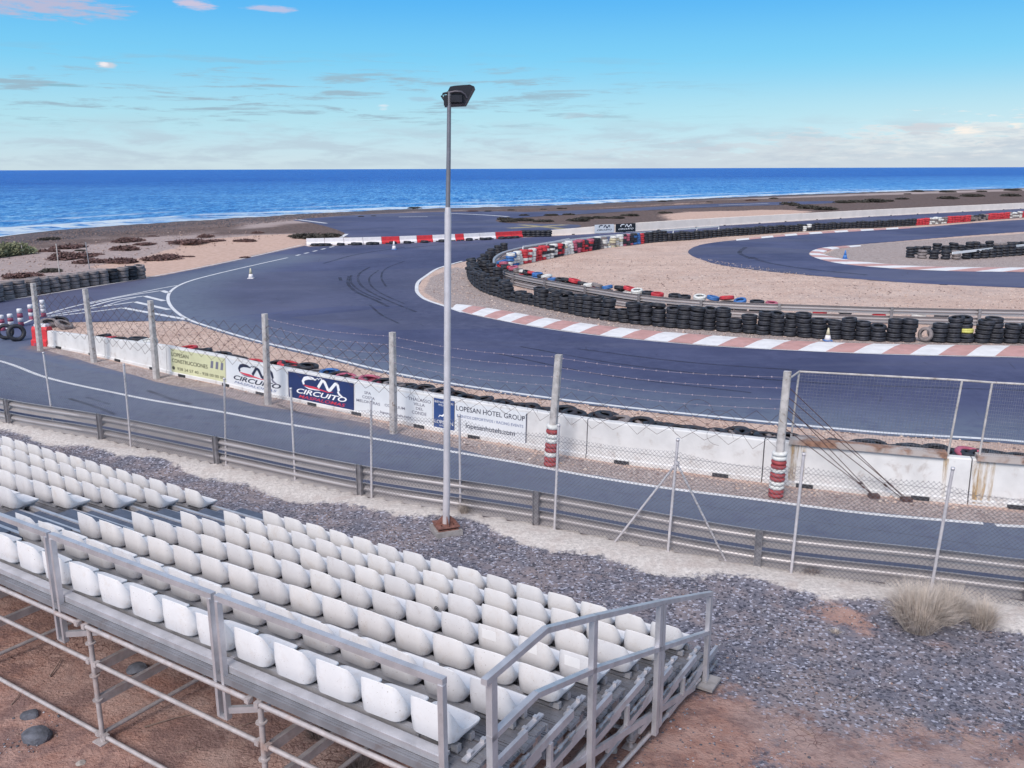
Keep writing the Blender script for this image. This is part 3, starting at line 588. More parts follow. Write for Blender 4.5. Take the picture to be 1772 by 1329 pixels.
# ---------------------------------------------------------------- stand
SEATROT = -FA
def seat_mesh(m, name):
    per = []                                       # plan outline: rounded rectangle, back corners tighter
    hw, y0, y1, rb, rf = .216, -.014, .400, .105, .07
    def arc(cx, cy, r, a0, a1, n): return [(cx+r*math.cos(a0+(a1-a0)*k/n), cy+r*math.sin(a0+(a1-a0)*k/n)) for k in range(n+1)]
    per += [(-hw+rb+(2*hw-2*rb)*k/9, y0) for k in range(1, 9)]
    per += arc(hw-rb, y0+rb, rb, -math.pi/2, 0, 6)
    per += [(hw, y0+rb+(y1-rf-y0-rb)*k/11) for k in range(1, 11)]
    per += arc(hw-rf, y1-rf, rf, 0, math.pi/2, 6)
    per += [(hw-rf-(2*hw-2*rf)*k/7, y1) for k in range(1, 7)]
    per += [(-x, y) for x, y in reversed(per[8+7+10:8+7+10+7])] + [(-hw, y1-rf-(y1-rf-y0-rb)*k/11) for k in range(1, 11)]
    per += [(-x, y) for x, y in reversed(per[8:8+7])]
    yy = [-.014, -.009, .000, .014, .034, .060, .092, .125, .165, .21, .28, .34, .39, .40]; zz = [.316, .313, .304, .282, .242, .190, .138, .104, .085, .074, .067, .062, .046, .040]
    n = len(per); rings = [[] for _ in range(9)]
    for x, y in per:
        z = float(np.interp(y, yy, zz)); 
        if y < .0: z -= 1.2*max(0, abs(x)-.08)**2
        cx, cy = 0, .17; d = Vector((x-cx, (y-cy)*1.0, 0)); 
        if abs(x) > hw-.001: nn = Vector((math.copysign(1, x), 0, 0))
        elif y <= y0+.0001: nn = Vector((0, -1, 0))
        elif y >= y1-.0001: nn = Vector((0, 1, 0))
        else:
            c_ = Vector((math.copysign(hw-(rb if y < .2 else rf), x), y0+rb if y < .2 else y1-rf, 0)); nn = (Vector((x, y, 0))-c_).normalized()
        side = min(1, max(0, (y-.05)/.12)); p = Vector((x, y, 0))
        bot = .006 if y < .36 else -.004
        rings[0].append(p-nn*(.034+.008*side)+Vector((0, 0, bot)))
        rings[1].append(p-nn*(.008+.010*side)+Vector((0, 0, bot+.018)))
        rings[2].append(p-nn*(-.003+.006*side)+Vector((0, 0, z*.5)))
        rings[3].append(p+nn*(.003+.004*side)+Vector((0, 0, z-.006)))
        rings[4].append(p+nn*(.001+.002*side)+Vector((0, 0, z)))
        rings[5].append(p-nn*.006+Vector((0, 0, z-.004)))
        pan = .016+.10*(max(0, .22-y))**2+.012*min(1, max(0, (y-.2)/.16))
        k1 = .012+.020*(1-side); rings[6].append(p-nn*k1+Vector((0, 0, pan+(z-pan)*.45)))
        rings[7].append(p-nn*(.050+.02*(1-side))+Vector((0, 0, pan+.006)))
        q = Vector((x*.35, .19+(y-.19)*.35, 0)); rings[8].append(q+Vector((0, 0, .016)))
    vs = [v for r_ in rings for v in r_]+[Vector((0, .19, .014))]; fs = []
    for k in range(8):
        for j in range(n): fs.append((k*n+j, k*n+(j+1) % n, (k+1)*n+(j+1) % n, (k+1)*n+j))
    for j in range(n): fs.append((8*n+j, 8*n+(j+1) % n, 9*n))
    me0 = bpy.data.meshes.new(name); me0.from_pydata([tuple(v) for v in vs], [], fs)
    bm = bmesh.new(); bm.from_mesh(me0); bmesh.ops.recalc_face_normals(bm, faces=bm.faces[:])
    for f_ in bm.faces: f_.smooth = True
    bm.to_mesh(me0); bm.free(); me0.materials.append(m); return me0
SEAT = seat_mesh(M['seat'], 'stadium_seat'); SEATW = seat_mesh(M['seat_worn'], 'stadium_seat')
mb = MB()
mb.box((0, .17, -.030), (.30, .035, .030)); mb.box((-.13, .18, -.015), (.03, .34, .02)); mb.box((.13, .18, -.015), (.03, .34, .02)); mb.box((0, .33, -.030), (.30, .03, .025)); mb.box((0, .05, -.030), (.30, .03, .025))
for xx in (-.13, .13):
    for yy in (.08, .28): mb.tube([(xx, yy, -.045), (xx, yy, -.005)], .008, 6)
br = mb.build('seat_bracket', M['galv']); BRK = br.data; bpy.data.objects.remove(br)
rows = ['back row', 'second row from the back', 'third row from the back', 'middle row', 'third row from the front', 'second row from the front', 'front row']
# backrest corner -> seat origin (origin: back bottom centre, z = pan underside)
def seat_pos(i, j): 
    c = P0+i*SP*RV+j*(TREAD*FV-np.array([0, 0, RISE])); return c - RV*.203 + np.array([0, 0, -.340])+FV*.010
nseat = 0
def place_seat(i, j, label, bracket):
    global nseat
    c = seat_pos(i, j); worn = (j >= 1 and rng.random() < .45)
    o = inst(SEATW if worn else SEAT, 'stadium_seat', None, tuple(c), (R(rng.normal(0, .7)), R(rng.normal(0, .6)), SEATROT+R(rng.normal(0, 1.3))), (1.02, 1.0, 1.085))
    tag(o, label, 'seat', 'white stadium seats on the grandstand')
    if bracket: inst(BRK, 'seat_bracket', o)
    nseat += 1; return o
seats = {}
for j in range(7):
    imax = 15
    for i in range(imax):
        c = seat_pos(i, j); x, y = proj(c)
        if x < -45: continue
        extra = ''
        lab = f'white seat, {ordw(i+1)} from right in the {rows[j]}, main block'
        if i == 0: lab = f'white seat beside the side handrail, right end of the {rows[j]}'
        if j == 3 and i < 3: lab = f'white seat with pale sticker on its back, {["rightmost", "second from the right", "third from the right"][i]} in the middle row'
        seats[i, j] = place_seat(i, j, lab, i == 0)
    for i in range(18, 34):
        c = seat_pos(i, j); x, y = proj(c)
        if x < -45: continue
        k = i-17
        lab = (f'white seat beside the aisle in the {rows[j]}, left block' if k == 1 else f'white seat, {ordw(k)} from aisle in the {rows[j]}, left block')
        seats[i, j] = place_seat(i, j, lab, k == 1)
for i in range(3):
    mb = MB(); mb.box((-.03, -.0165, .22), (.17, .003, .10)); mb.build('sticker', M['sticker'], seats[i, 3])
best = min(seats, key=lambda k: math.hypot(proj(P0+k[0]*SP*RV+k[1]*(TREAD*FV-np.array([0, 0, RISE])))[0]-715, proj(P0+k[0]*SP*RV+k[1]*(TREAD*FV-np.array([0, 0, RISE])))[1]-1005))
mb = MB(); Mx = Matrix.Translation((.15, -.016, .075)) @ Euler((R(90), 0, 0)).to_matrix().to_4x4()
mb.lathe([(.022, -.0015), (.030, -.0015), (.030, .0015), (.022, .0015)], 16, Mx); mb.lathe([(.0, -.001), (.012, -.001), (.012, .001), (.0, .001)], 12, Mx)
mb.build('round_mark', M['black'], seats[best])
seats[best]['label'] = 'white seat with a small round black mark low on the back of its backrest'
# stand body. local frame: a = along rows (RV), s = facing direction (FV)
stand = empty('grandstand', tuple(np.array([P0[0], P0[1], .65])))
tag(stand, 'long aluminium tiered grandstand on scaffold tubes carrying rows of white seats', 'grandstand')
def S(a, s, z): q = P0+RV*a+FV*s; return (q[0]-stand.location[0], q[1]-stand.location[1], z-stand.location[2])
A0, A1 = -.62, 17.2
def sbar(a, b, w, h, mb): mb.bar(S(*a), S(*b), w, h)
ZT = lambda j: P0[2]-RISE*j           # backrest top of row j
for j in range(7):
    zf = ZT(j)-.445
    mb = MB()                                      # deck planks under and in front of the row
    s0 = j*TREAD
    zz = zf
    for k, (ss, ww) in enumerate(([(-.03, .20), (.18, .20)] if j == 0 else [(-.40, .19), (-.20, .19), (0., .19), (.20, .19)])):
        sbar((A0+rng.uniform(-.02, .02), s0+ss, zz), (A1, s0+ss, zz), ww, .035, mb)
        for gk in (-1, 0, 1): sbar((A0, s0+ss+gk*.07, zz+.020), (A1, s0+ss+gk*.07, zz+.020), .012, .006, mb)
    sb = s0-.145 if j == 0 else s0-.51; sbar((A0, sb, zz-.015), (A1, sb, zz-.015), .02, .065, mb); sbar((A0, s0+.31, zz-.02), (A1, s0+.31, zz-.02), .02, .07, mb)
    if j == 6:
        for ss in (.42, .64): sbar((A0, s0+ss, zz-RISE), (A1, s0+ss, zz-RISE), .20, .035, mb)
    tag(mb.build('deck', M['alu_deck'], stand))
    mb = MB(); zb = ZT(j)-.340-.045                # seat beam and the toe plank under the seats
    sbar((-.42, s0+.10, zb), (A1, s0+.10, zb), .05, .06, mb); sbar((-.42, s0+.28, zb), (A1, s0+.28, zb), .05, .06, mb)
    mb.build('seat_beam', M['alu'], stand)
    if j == 0:
        mb = MB(); sbar((-.40, -.040, zb+.018), (A1, -.040, zb+.018), .09, .03, mb); sbar((-.40, -.088, zb-.002), (A1, -.088, zb-.002), .012, .06, mb); mb.build('edge_plank', M['alu'], stand)
    for a in [A0+.1]+[.9+2.5*k-1.3 for k in range(1, 8)]:
        mb = MB()
        for ss in (.10, .28): sbar((a, s0+ss, zb+.02), (a, s0+ss, zf-.06), .04, .04, mb)
        sbar((a, s0-.50 if j else s0-.14, zf-.06), (a, s0+.34, zf-.06), .05, .08, mb); sbar((a, s0+.30, zf-.02), (a, s0+.30, zf-RISE-.03), .05, .05, mb)
        sbar((a, s0+.02, zb-.02), (a, s0+.38, zb-.02), .05, .02, mb)
        mb.build('riser_frame', M['alu'], stand)
    # hinge rods seen beside each row at the open end
    mb = MB(); zz = zf-RISE-.045
    mb.tube([S(A0-.03, s0+.36, zz+.01), S(A0-.03, s0+.74, zz+.01)], .016, 8); mb.tube([S(A0-.03, s0+.44, zz+.01), S(A0-.03, s0+.50, zz+.01)], .026, 8); mb.tube([S(A0-.03, s0+.62, zz+.01), S(A0-.03, s0+.68, zz+.01)], .026, 8)
    mb.build('hinge_rod', M['galv'], stand)
# dark aisle treads
mb = MB()
for j in range(7):
    for k in (0, 1): sbar((7.0, j*TREAD+.15+.4*k, ZT(j)-.39-.13*k), (8.35, j*TREAD+.15+.4*k, ZT(j)-.39-.13*k), .36, .03, mb)
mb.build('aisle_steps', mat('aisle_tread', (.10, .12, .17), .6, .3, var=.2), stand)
# scaffold legs, ledgers
LEGA = [-.93+.05, 1.57, 4.07, 6.57, 9.07, 11.57, 14.07, 16.57]
LEGS = [-.10, 1.55, 3.15, 4.72]
for ia, a in enumerate(LEGA):
    aa = a if ia else A0+.12
    for si, s_ in enumerate(LEGS):
        q = P0+RV*aa+FV*s_; g = float(gz(q[0], q[1])); top = ZT(0)-s_/TREAD*RISE-.55
        mb = MB(); mb.tube([S(aa, s_, g+.02), S(aa, s_, top)], .026, 10)
        for zz in (g+.10, g+.5, top-.25, top-.62):
            if zz < top-.1: mb.tube([S(aa, s_, zz-.006), S(aa, s_, zz+.006)], .052, 10)
        lg = mb.build('leg', M['tube'], stand); mb = MB(); mb.box(S(aa, s_, g+.01), (.15, .15, .022), Matrix.Rotation(RA, 4, 'Z')); mb.build('foot_plate', M['tube'], lg)
for s_, zz in ((-.17, 2.05), (-.10, 1.59), (-.10, .74), (1.55, .72), (1.55, 1.35), (3.15, .55), (4.72, .42), (3.15, 1.0)):
    q = P0+FV*s_; mb = MB()
    ks = [A0+.12]+LEGA[1:]
    for a, b in zip(ks, ks[1:]):
        mb.tube([S(a+.03, s_, zz), S(b-.03, s_, zz)], .024, 8)
        mb.box(S(a+.06, s_, zz), (.06, .05, .05), Matrix.Rotation(RA, 4, 'Z')); mb.box(S(b-.06, s_, zz), (.06, .05, .05), Matrix.Rotation(RA, 4, 'Z'))
    mb.build('ledger', M['tube'], stand)
for ia, a in enumerate([A0+.12]+LEGA[1:]):
    for k in range(3):
        s1, s2 = LEGS[k], LEGS[k+1]; q = P0+RV*a+FV*s2; z1 = .76-.12*k
        mb = MB(); mb.tube([S(a, s1+.03, z1), S(a, s2-.03, z1-.02)], .024, 8)
        zt = ZT(0)-s2/TREAD*RISE-.55; sbar((a, s1, zt), (a, s2, zt), .05, .10, mb)
        z2 = zt-.36
        if z2 > z1+.15: sbar((a, s1, z2), (a, s2, z2), .05, .09, mb)
        mb.build('cross_brace', M['tube'], stand)
# back handrail: posts as paired channels
hr = MB()
for a, b in ((-.46, 2.0), (2.04, 4.5), (4.54, 7.0), (7.04, 9.5), (9.54, 12.)): sbar((a, -.12, 2.90), (b, -.12, 2.90), .055, .055, hr)
hr.build('handrail', M['alu'], stand)
for a in (-.44, 2.02, 4.52, 7.02, 9.52):
    mb = MB(); lo = 1.72 if a > 0 else 1.80
    if a > 0:
        for d in (-.05, .05): sbar((a+d, -.13, lo), (a+d, -.13, 2.875), .035, .055, mb)
        sbar((a-.06, -.13, lo), (a+.06, -.13, lo), .05, .02, mb); sbar((a, -.13, 2.10), (a, -.02, 2.10), .05, .05, mb); sbar((a-.03, -.13, 1.80), (a-.40, .05, 1.85), .04, .06, mb)
    else: sbar((a, -.13, 1.70), (a, -.13, 2.875), .05, .05, mb)
    mb.build('handrail_post', M['alu'], stand)
# side handrail stepping down to the track
AS = A0-.06
tops = [(.06, 2.87), (.95, 2.87), (1.82, 2.58), (3.42, 2.02), (5.02, 1.43)]
mids = [(.12, 2.36), (.80, 2.36), (1.82, 2.05), (3.36, 1.50), (4.96, .93)]
mb = MB()
for pl in (tops, mids):
    for (s1, z1), (s2, z2) in zip(pl, pl[1:]): sbar((AS, s1, z1), (AS, s2, z2), .055, .05, mb)
mb.build('side_handrail', M['alu'], stand)
for (s_, z_), lo in zip([(.16, 2.85), (1.82, 2.56), (3.38, 2.01), (3.47, 1.99), (4.98, 1.42)], (1.3, .95, .45, .5, .24)):
    mb = MB(); sbar((AS, s_, lo), (AS, s_, z_), .055, .075, mb); mb.build('handrail_post', M['alu'], stand)
mb = MB()                                           # stepped horizontal frames at the open end
for j in range(7):
    sbar((AS+.04, j*TREAD-.10, ZT(j)-.55), (AS+.04, j*TREAD+.72, ZT(j)-.55), .035, .08, mb)
    if j < 6: sbar((AS+.045, j*TREAD-.12, ZT(j)-.86), (AS+.045, j*TREAD+.95, ZT(j)-.86), .035, .075, mb)
    sbar((AS+.03, j*TREAD+.30, ZT(j)-.59), (AS+.03, j*TREAD+.30, ZT(j)-.82), .045, .045, mb)
sbar((AS+.04, .1, 1.62), (AS+.04, 4.7, .20+.10), .035, .075, mb)
mb.build('side_frame', M['alu'], stand)
mb = MB(); mb.tube([S(AS+.05, 1.5, .62), S(AS+.05, 4.9, .30)], .026, 8); mb.build('ledger', M['tube'], stand)
mb = MB(); mb.box(S(AS+.02, 4.98, .235), (.34, .34, .03), Matrix.Rotation(RA, 4, 'Z')); mb.build('base_plate', M['concrete'], stand)
mb = MB(); mb.box(S(6.0, -.16, ZT(0)-.43-.03), (.12, .004, .06), Matrix.Rotation(-R(32.4), 4, 'Z')); mb.build('blue_label', M['blue_tape'], stand)
# ---------------------------------------------------------------- fences
def chain_panel(mb, a, b, z0, z1, cell, r, sag=.03, jag=True):
    a = np.array(a); b = np.array(b); L = np.linalg.norm(b-a); d = (b-a)/L; n2 = np.array([d[1], -d[0]])
    H = z1-z0
    def P(u, z):
        t = max(0, min(1, u/L)); return (a[0]+d[0]*u, a[1]+d[1]*u, z)
    k = -H
    def seg(u0, za, u1, zb):
        p = np.array(P(u0, za)); q = np.array(P(u1, zb))
        o = np.array([n2[0], n2[1], 0])*r; up = np.cross((q-p)/np.linalg.norm(q-p), [n2[0], n2[1], 0])*r
        mb.add([p+up, p-up*.5+o*.87, p-up*.5-o*.87, q+up, q-up*.5+o*.87, q-up*.5-o*.87], [(0, 1, 4, 3), (1, 2, 5, 4), (2, 0, 3, 5)])
    topz = lambda u: z1-sag*math.sin(math.pi*max(0, min(1, u/L)))
    while k < L:
        for sgn in (1, -1):
            u0, u1 = (k, k+H) if sgn > 0 else (k+H, k)
            za, zb = z0, z1
            # clip to [0,L]
            if sgn > 0:
                if u0 < 0: za = z0-u0; u0 = 0
                if u1 > L: zb = z0+(L-k); u1 = L
            else:
                if u0 > L: za = z0+(u0-L); u0 = L
                if u1 < 0: zb = z1+u1; u1 = 0
            if zb-za > .01:
                tz = topz(u1); e = zb if zb < z1-.05 else tz; seg(u0, za, u1, min(zb, e+(.0)))
        k += cell
    for zz in (z1-.12, (z0+z1)/2): seg(0, zz, L, zz)
FP = [((94, 745), (75, 610)), ((227, 778), (214, 630)), ((391, 808), (388, 655)), ((511, 835), (503, 672)), ((643, 865), (642, 692)), ((797, 888), (795, 718)), ((959, 922), (967, 735)), ((1155, 960), (1173, 760)), ((1368, 998), (1391, 785)), ((1608, 1036), (1649, 810))]
feet = []; heads = []
for b, t in FP:
    B, T = vert(b, t); B[2] = .0; feet.append(B); heads.append(T)
dl = feet[0]-feet[1]; feet = [feet[0]+dl*.95*2, feet[0]+dl*.95]+feet; hl = [f_+np.array([0, 0, 2.05]) for f_ in feet[:2]]; heads = hl+heads
feet += [G(1822, 1068), G(2060, 1105)]; heads += [feet[-2]+np.array([0.12, 0, 2.05]), feet[-1]+np.array([.12, 0, 2.05])]
fence = empty('chain_link_fence', tuple(feet[5])); tag(fence, 'see-through chain-link fence on slim grey posts between the gravel and the guardrail', 'fence')
def rel(p, o): return tuple(np.array(p)-np.array(o.location))
for B, T in zip(feet, heads):
    mb = MB(); mb.tube([rel(B-np.array([0, 0, .05]), fence), rel(T, fence)], .024, 10); mb.lathe([(0, .012), (.029, .012), (.029, -.03), (0, -.03)], 10, Matrix.Translation(rel(T, fence))); mb.build('post', M['post_galv'], fence)
for k in range(len(feet)-1):
    mb = MB(); o = np.array(fence.location)
    a = feet[k]; b = feet[k+1]; ta = heads[k]; 
    zt = 2.0 if k > 3 else 1.95
    chain_panel(mb, (a-o)[:2], (b-o)[:2], .10, zt-.10+.02*math.sin(k*2.1), .075, .0029 if k > 2 else .0024, sag=.05+.05*(k % 2))
    mb.build('mesh_panel', M['wire'], fence)
mb = MB(); kx = 9; hub = heads[kx]-np.array([0, 0, .42])
for px_ in ((1060, 943), (1258, 975)):
    g = G(*px_); mb.tube([rel(hub, fence), rel(g, fence)], .019, 8)
mb.tube([rel(hub-np.array([0, 0, .02]), fence), rel(hub+np.array([0, 0, .02]), fence)], .045, 10)
mb.build('brace', M['post_galv'], fence)
# second fence: old thick posts, loose net
SPX = [((70, 607), (57, 490)), ((163, 627), (147, 500)), ((271, 655), (260, 520)), ((464, 700), (458, 543)), ((681, 750), (679, 575)), ((952, 805), (967, 614)), ((1342, 860), (1363, 643))]
f2 = []; h2 = []
for b, t in SPX:
    B, T = vert(b, t); B[2] = 0; f2.append(B); h2.append(T)
net = empty('wire_net_fence', tuple(f2[3])); tag(net, 'sagging rusty wire-net fence on tall weathered posts in front of the white barrier', 'fence')
for k, (B, T) in enumerate(zip(f2, h2)):
    mb = MB(); w = .16 if k > 2 else .17
    d = (f2[min(k+1, 6)]-f2[max(k-1, 0)]); ang = math.atan2(d[1], d[0])
    a = Vector(rel(B-np.array([0, 0, .05]), net)); b = Vector(rel(T, net)); c, s = math.cos(ang), math.sin(ang)
    vs = []
    for p, ww in ((a, w*1.05), (b, w*.9)):
        for x, y in ((-1, -.7), (-.7, -1), (.7, -1), (1, -.7), (1, .7), (.7, 1), (-.7, 1), (-1, .7)): vs.append(p+Vector(((x*c-y*s)*ww/2, (x*s+y*c)*ww/2, 0)))
    mb.add(vs, [tuple(range(8))[::-1], tuple(range(8, 16))]+[(i, (i+1) % 8, 8+(i+1) % 8, 8+i) for i in range(8)])
    mb.build('post', M['post_old'], net)
rs = random.Random(3)
for k in range(6):
    a, b = f2[k], f2[k+1]; L = np.linalg.norm((b-a)[:2]); o = np.array(net.location); mb = MB()
    nx = int(L/.24); lo = 1.0 if k > 1 else .75; hi = 2.32 if k < 4 else 1.8; nzr = int((hi-lo)/.17)
    pts = {}
    for i in range(nx+1):
        for j in range(nzr+1):
            t = i/nx; sg = .12*math.sin(math.pi*t); jt = 0 if i in (0, nx) else 1
            zz = lo+(hi-lo)*j/nzr-sg*(j/nzr)+(rs.uniform(-.035, .035) if jt else 0)
            p = a+(b-a)*t+np.array([rs.uniform(-.03, .03), rs.uniform(-.05, .05), 0])*jt; pts[i, j] = (p[0]-o[0], p[1]-o[1], zz)
    r_ = .0058 if k < 4 else .0042
    for i in range(nx):
        for j in range(nzr):
            if (i+j) % 2 == 0: mb.tube([pts[i, j], pts[i+1, j+1]], r_, 3, cap=False)
            else: mb.tube([pts[i+1, j], pts[i, j+1]], r_, 3, cap=False)
    if k >= 4:                                           # loose curls
        for q in range(7):
            t = rs.uniform(.1, .9); c0 = a+(b-a)*t-o; rad = rs.uniform(.12, .3); zc = rs.uniform(1.1, 1.7)
            d = (b-a)/L; mb.tube([(c0[0]+d[0]*rad*math.cos(w_), c0[1]+d[1]*rad*math.cos(w_)+.02*w_, zc+rad*.8*math.sin(w_)) for w_ in np.linspace(0, rs.uniform(3, 5.5), 12)], .0035, 3, cap=False)
    mb.build('net_panel', M['rust_wire'], net)
    mb = MB()
    if k >= 3:
      for q, zz in enumerate((2.50, 2.28, 2.05, 1.85)):
        if k < 3 and q > 1: continue
        line = []
        m = int(L/.25)
        for i in range(m+1):
            t = i/m; p = a+(b-a)*t-o; line.append((p[0], p[1], zz-.10*math.sin(math.pi*t)))
        mb.tube(line, .003, 3, cap=False)
        for i in range(m):
            p = Vector(line[i]).lerp(Vector(line[i+1]), .5 if q % 2 else .1); mb.box(p, (.022, .022, .022), Euler((.6, .7, .3)).to_matrix().to_4x4())
      mb.build('barbed_wire', M['light_wire'], net)
# tyre collars on the last two posts
def tyre_prof(ro=.30, ri=.17, w=.19):
    h = w/2; return [(ri, -h*.62), (ri+.02, -h*.9), (ro-.07, -h), (ro-.02, -h*.85), (ro, -h*.5), (ro-.004, -.01), (ro-.012, 0), (ro-.004, .01), (ro, h*.5), (ro-.02, h*.85), (ro-.07, h), (ri+.02, h*.9), (ri, h*.62), (ri+.035, h*.5), (ro-.05, h*.4), (ro-.05, -h*.4), (ri+.035, -h*.5)]
def tyre_me(m, ro=.30, ri=.17, w=.19, n=18):
    mb = MB(); mb.lathe(tyre_prof(ro, ri, w), n); o = mb.build('tyre', m); me = o.data; bpy.data.objects.remove(o); return me
TY = {k: tyre_me(M[m]) for k, m in dict(black='tyre', grey='tyre_grey', red='tyre_red', white='tyre_white', blue='tyre_blue', pink='tyre_pink', cream='tyre_cream', yellow='tyre_yellow').items()}
def donut(m):
    mb = MB(); mb.lathe([(.10+.055*math.cos(a), .062*math.sin(a)) for a in np.linspace(0, 2*math.pi, 11)[:-1]], 18); o = mb.build('tyre', m); me = o.data; bpy.data.objects.remove(o); return me
TC = {k: donut(M[m]) for k, m in dict(red='tyre_darkred', white='tyre_white').items()}
for idx, cols in ((5, 'rrwrrwwrw'), (6, 'rrwwrrwrrww')):
    B = f2[idx]; st = empty('tyre_collar', tuple(B))
    tag(st, ['column of red and white small tyres threaded on the post near the sponsor banners', 'column of red and white small tyres round the white post beside the rusty beam'][idx-5], 'tyre column', 'red and white tyre columns on fence posts')
    n = len(cols); top = .97
    tilt = (h2[idx]-B)/(h2[idx][2])
    for q, c in enumerate(cols):
        z = .05+top*q/n; t = inst(TC['red' if c == 'r' else 'white'], 'tyre', st, (tilt[0]*z, tilt[1]*z, z), (R(rs.uniform(-3, 3)), R(rs.uniform(-3, 3)), q), (1, 1, .80 if n > 9 else .95))
# framed mesh panels on the right
frame = empty('framed_mesh_fence', tuple(G(1500, 860))); tag(frame, 'white-painted tube frame with fine mesh standing on the rusty beam right of the last post', 'fence')
barr = Path(P2(barr_base_px), .4)
def wallpt(x, z, off=0.): t = barr.sx(x, z); p = barr.off(t, off); return np.array([p[0], p[1], z])
def side_sign():
    p = barr.at(20); q = barr.off(20, 1.); return 1 if np.linalg.norm(q) < np.linalg.norm(p) else -1
SG = side_sign()                                       # +SG offset = towards the camera
def onwall(x, y, off=0.):                              # point above the wall line seen at photo (x,y)
    lo, hi = 0., barr.L
    best = None
    for t in np.linspace(0, barr.L, 900):
        p = barr.off(t, off*SG); z = 1.0
        d = ray(x, y); k = np.hypot(*p)/np.hypot(d[0], d[1]); q = CAM+d*k; e = np.hypot(q[0]-p[0], q[1]-p[1])
        if best is None or e < best[0]: best = (e, q, t)
    return best[1], best[2]
def fr_poly(pts): return [onwall(x, y, -.12)[0] for x, y in pts]
A_, B_, C_, D_ = fr_poly([(1383, 643), (1665, 658), (1640, 788), (1369, 757)]); E_, H_, I_, J_ = fr_poly([(1717, 662), (1900, 672), (1880, 815), (1694, 792)])
mb = MB()
for a, b in ((A_, B_), (B_, C_), (A_, D_), (B_, E_), (E_, H_), (E_, J_), (H_, I_)): mb.tube([rel(a, frame), rel(b, frame)], .022, 8)
ptop = f2[6]+(h2[6]-f2[6])*.93; mb.tube([rel(ptop, frame), rel(A_, frame)], .02, 8); mb.build('tube_frame', M['post_old'], frame)
for q in ((A_, B_, C_, D_), (E_, H_, I_, J_)):
    mb = MB(); n_ = 46
    for k in range(1, n_):
        t = k/n_; mb.tube([rel(q[0]+(q[1]-q[0])*t, frame), rel(q[3]+(q[2]-q[3])*t, frame)], .0022, 3, cap=False)
    for k in range(1, 22):
        t = k/22; mb.tube([rel(q[0]+(q[3]-q[0])*t, frame), rel(q[1]+(q[2]-q[1])*t, frame)], .0016, 3, cap=False)
    mb.build('mesh_panel', M['galv'], frame)
# ---------------------------------------------------------------- white concrete barrier
def barrier_seg(path, t0, t1, zt0, zt1, m, label, group, sg, notch=True, base=.26, top=.15):
    prof = [(0, -.02), (0, .10), (.03, .13), (.07, .97), (.09, 1.), (.09+top, 1.), (.12+top, .97), (.16+top, .13), (.19+top, .10), (.19+top, -.02)]
    n = max(2, int((t1-t0)/.5)); c = path.at(t0); root = None; mb = MB(); rings = []
    for k in range(n+1):
        t = t0+.012+(t1-t0-.024)*k/n; zt = zt0+(zt1-zt0)*k/n; ring = []
        for o, h in prof: p = path.off(t, -sg*o); ring.append((p[0]-c[0], p[1]-c[1], h*zt if h > 0 else h))
        rings.append(ring)
    vs = [v for r_ in rings for v in r_]; q = len(prof)
    fs = [(k*q+i, k*q+i+1, (k+1)*q+i+1, (k+1)*q+i) for k in range(n) for i in range(q-1)]+[tuple(range(q)), tuple(reversed(range(n*q, n*q+q)))]
    mb.add(vs, fs); o = mb.build('concrete_barrier', m, None, (c[0], c[1], 0)); tag(o, label, 'barrier', group)
    bm = bmesh.new(); bm.from_mesh(o.data); bmesh.ops.recalc_face_normals(bm, faces=bm.faces[:]); bm.to_mesh(o.data); bm.free()
    if notch:
        for fq in (.22, .78):
            t = t0+(t1-t0)*fq; mb = MB(); d = path.tan(t); p = path.off(t, sg*.004)
            mb.box((p[0]-c[0], p[1]-c[1], .035), (.34, .05, .09), Matrix.Rotation(math.atan2(d[1], d[0]), 4, 'Z')); mb.build('lifting_slot', M['dark'], o)
    return o
def ztop(x): return float(np.interp(x, [80, 165, 230, 295, 400, 5000], [.58, .68, .80, .93, .93, .93]))
SEGL = 3.95; t = 0.; k = 0; bands = [0.]; SEGO = []
while t < barr.L-1: bands.append(min(t+SEGL, barr.L)); t += SEGL
nb = len(bands)-1
for k in range(nb):
    xa = proj([*barr.at(bands[k]), .5])[0]; xb = proj([*barr.at(bands[k+1]), .5])[0]
    desc = {0: 'low end block of the white concrete barrier beside the red plastic block'}.get(k, f'white concrete barrier block, {ordw(k+1)} from the left end of the line behind the pit lane')
    SEGO.append(barrier_seg(barr, bands[k], bands[k+1], ztop(xa), ztop(xb), M['white_wall'], desc, 'white concrete barrier blocks along the pit lane', SG))
# rusty beams on top of the barrier at right, rust streaks beneath
for (xa, xb), lb in zip(((1366, 1640), (1690, 1990)), ('rusty steel channel lying on the white barrier right of the tyre column', 'rusty steel channel on the white barrier at the right edge of the photo')):
    ta, tb = barr.sx(xa, .93), barr.sx(xb, .93); mb = MB(); n = 14
    for q in range(n):
        a = barr.off(ta+(tb-ta)*q/n, -SG*.14); b = barr.off(ta+(tb-ta)*(q+1)/n, -SG*.14); mb.bar((*a, .975), (*b, .975), .25, .085)
        a = barr.off(ta+(tb-ta)*q/n, SG*.005); b = barr.off(ta+(tb-ta)*(q+1)/n, SG*.005); mb.bar((*a, .965), (*b, .965), .012, .10)
    tag(mb.build('steel_channel', M['rust']), lb, 'steel beam', 'rusty steel beams on the barrier')
ms = bpy.data.materials.new('rust_stain'); n = N(nt(ms)); b_ = n.n['Principled BSDF']; b_.inputs['Base Color'].default_value = (.50, .33, .15, 1); b_.inputs['Roughness'].default_value = .8
tc_ = n.new('ShaderNodeTexCoord').outputs['Object']; n.l.new(n.math('MULTIPLY', n.ss(n.noise(n.mapping(tc_, (9, 9, 1.2)), 1.3, 5, .7), .35, .70), .70), b_.inputs['Alpha'])
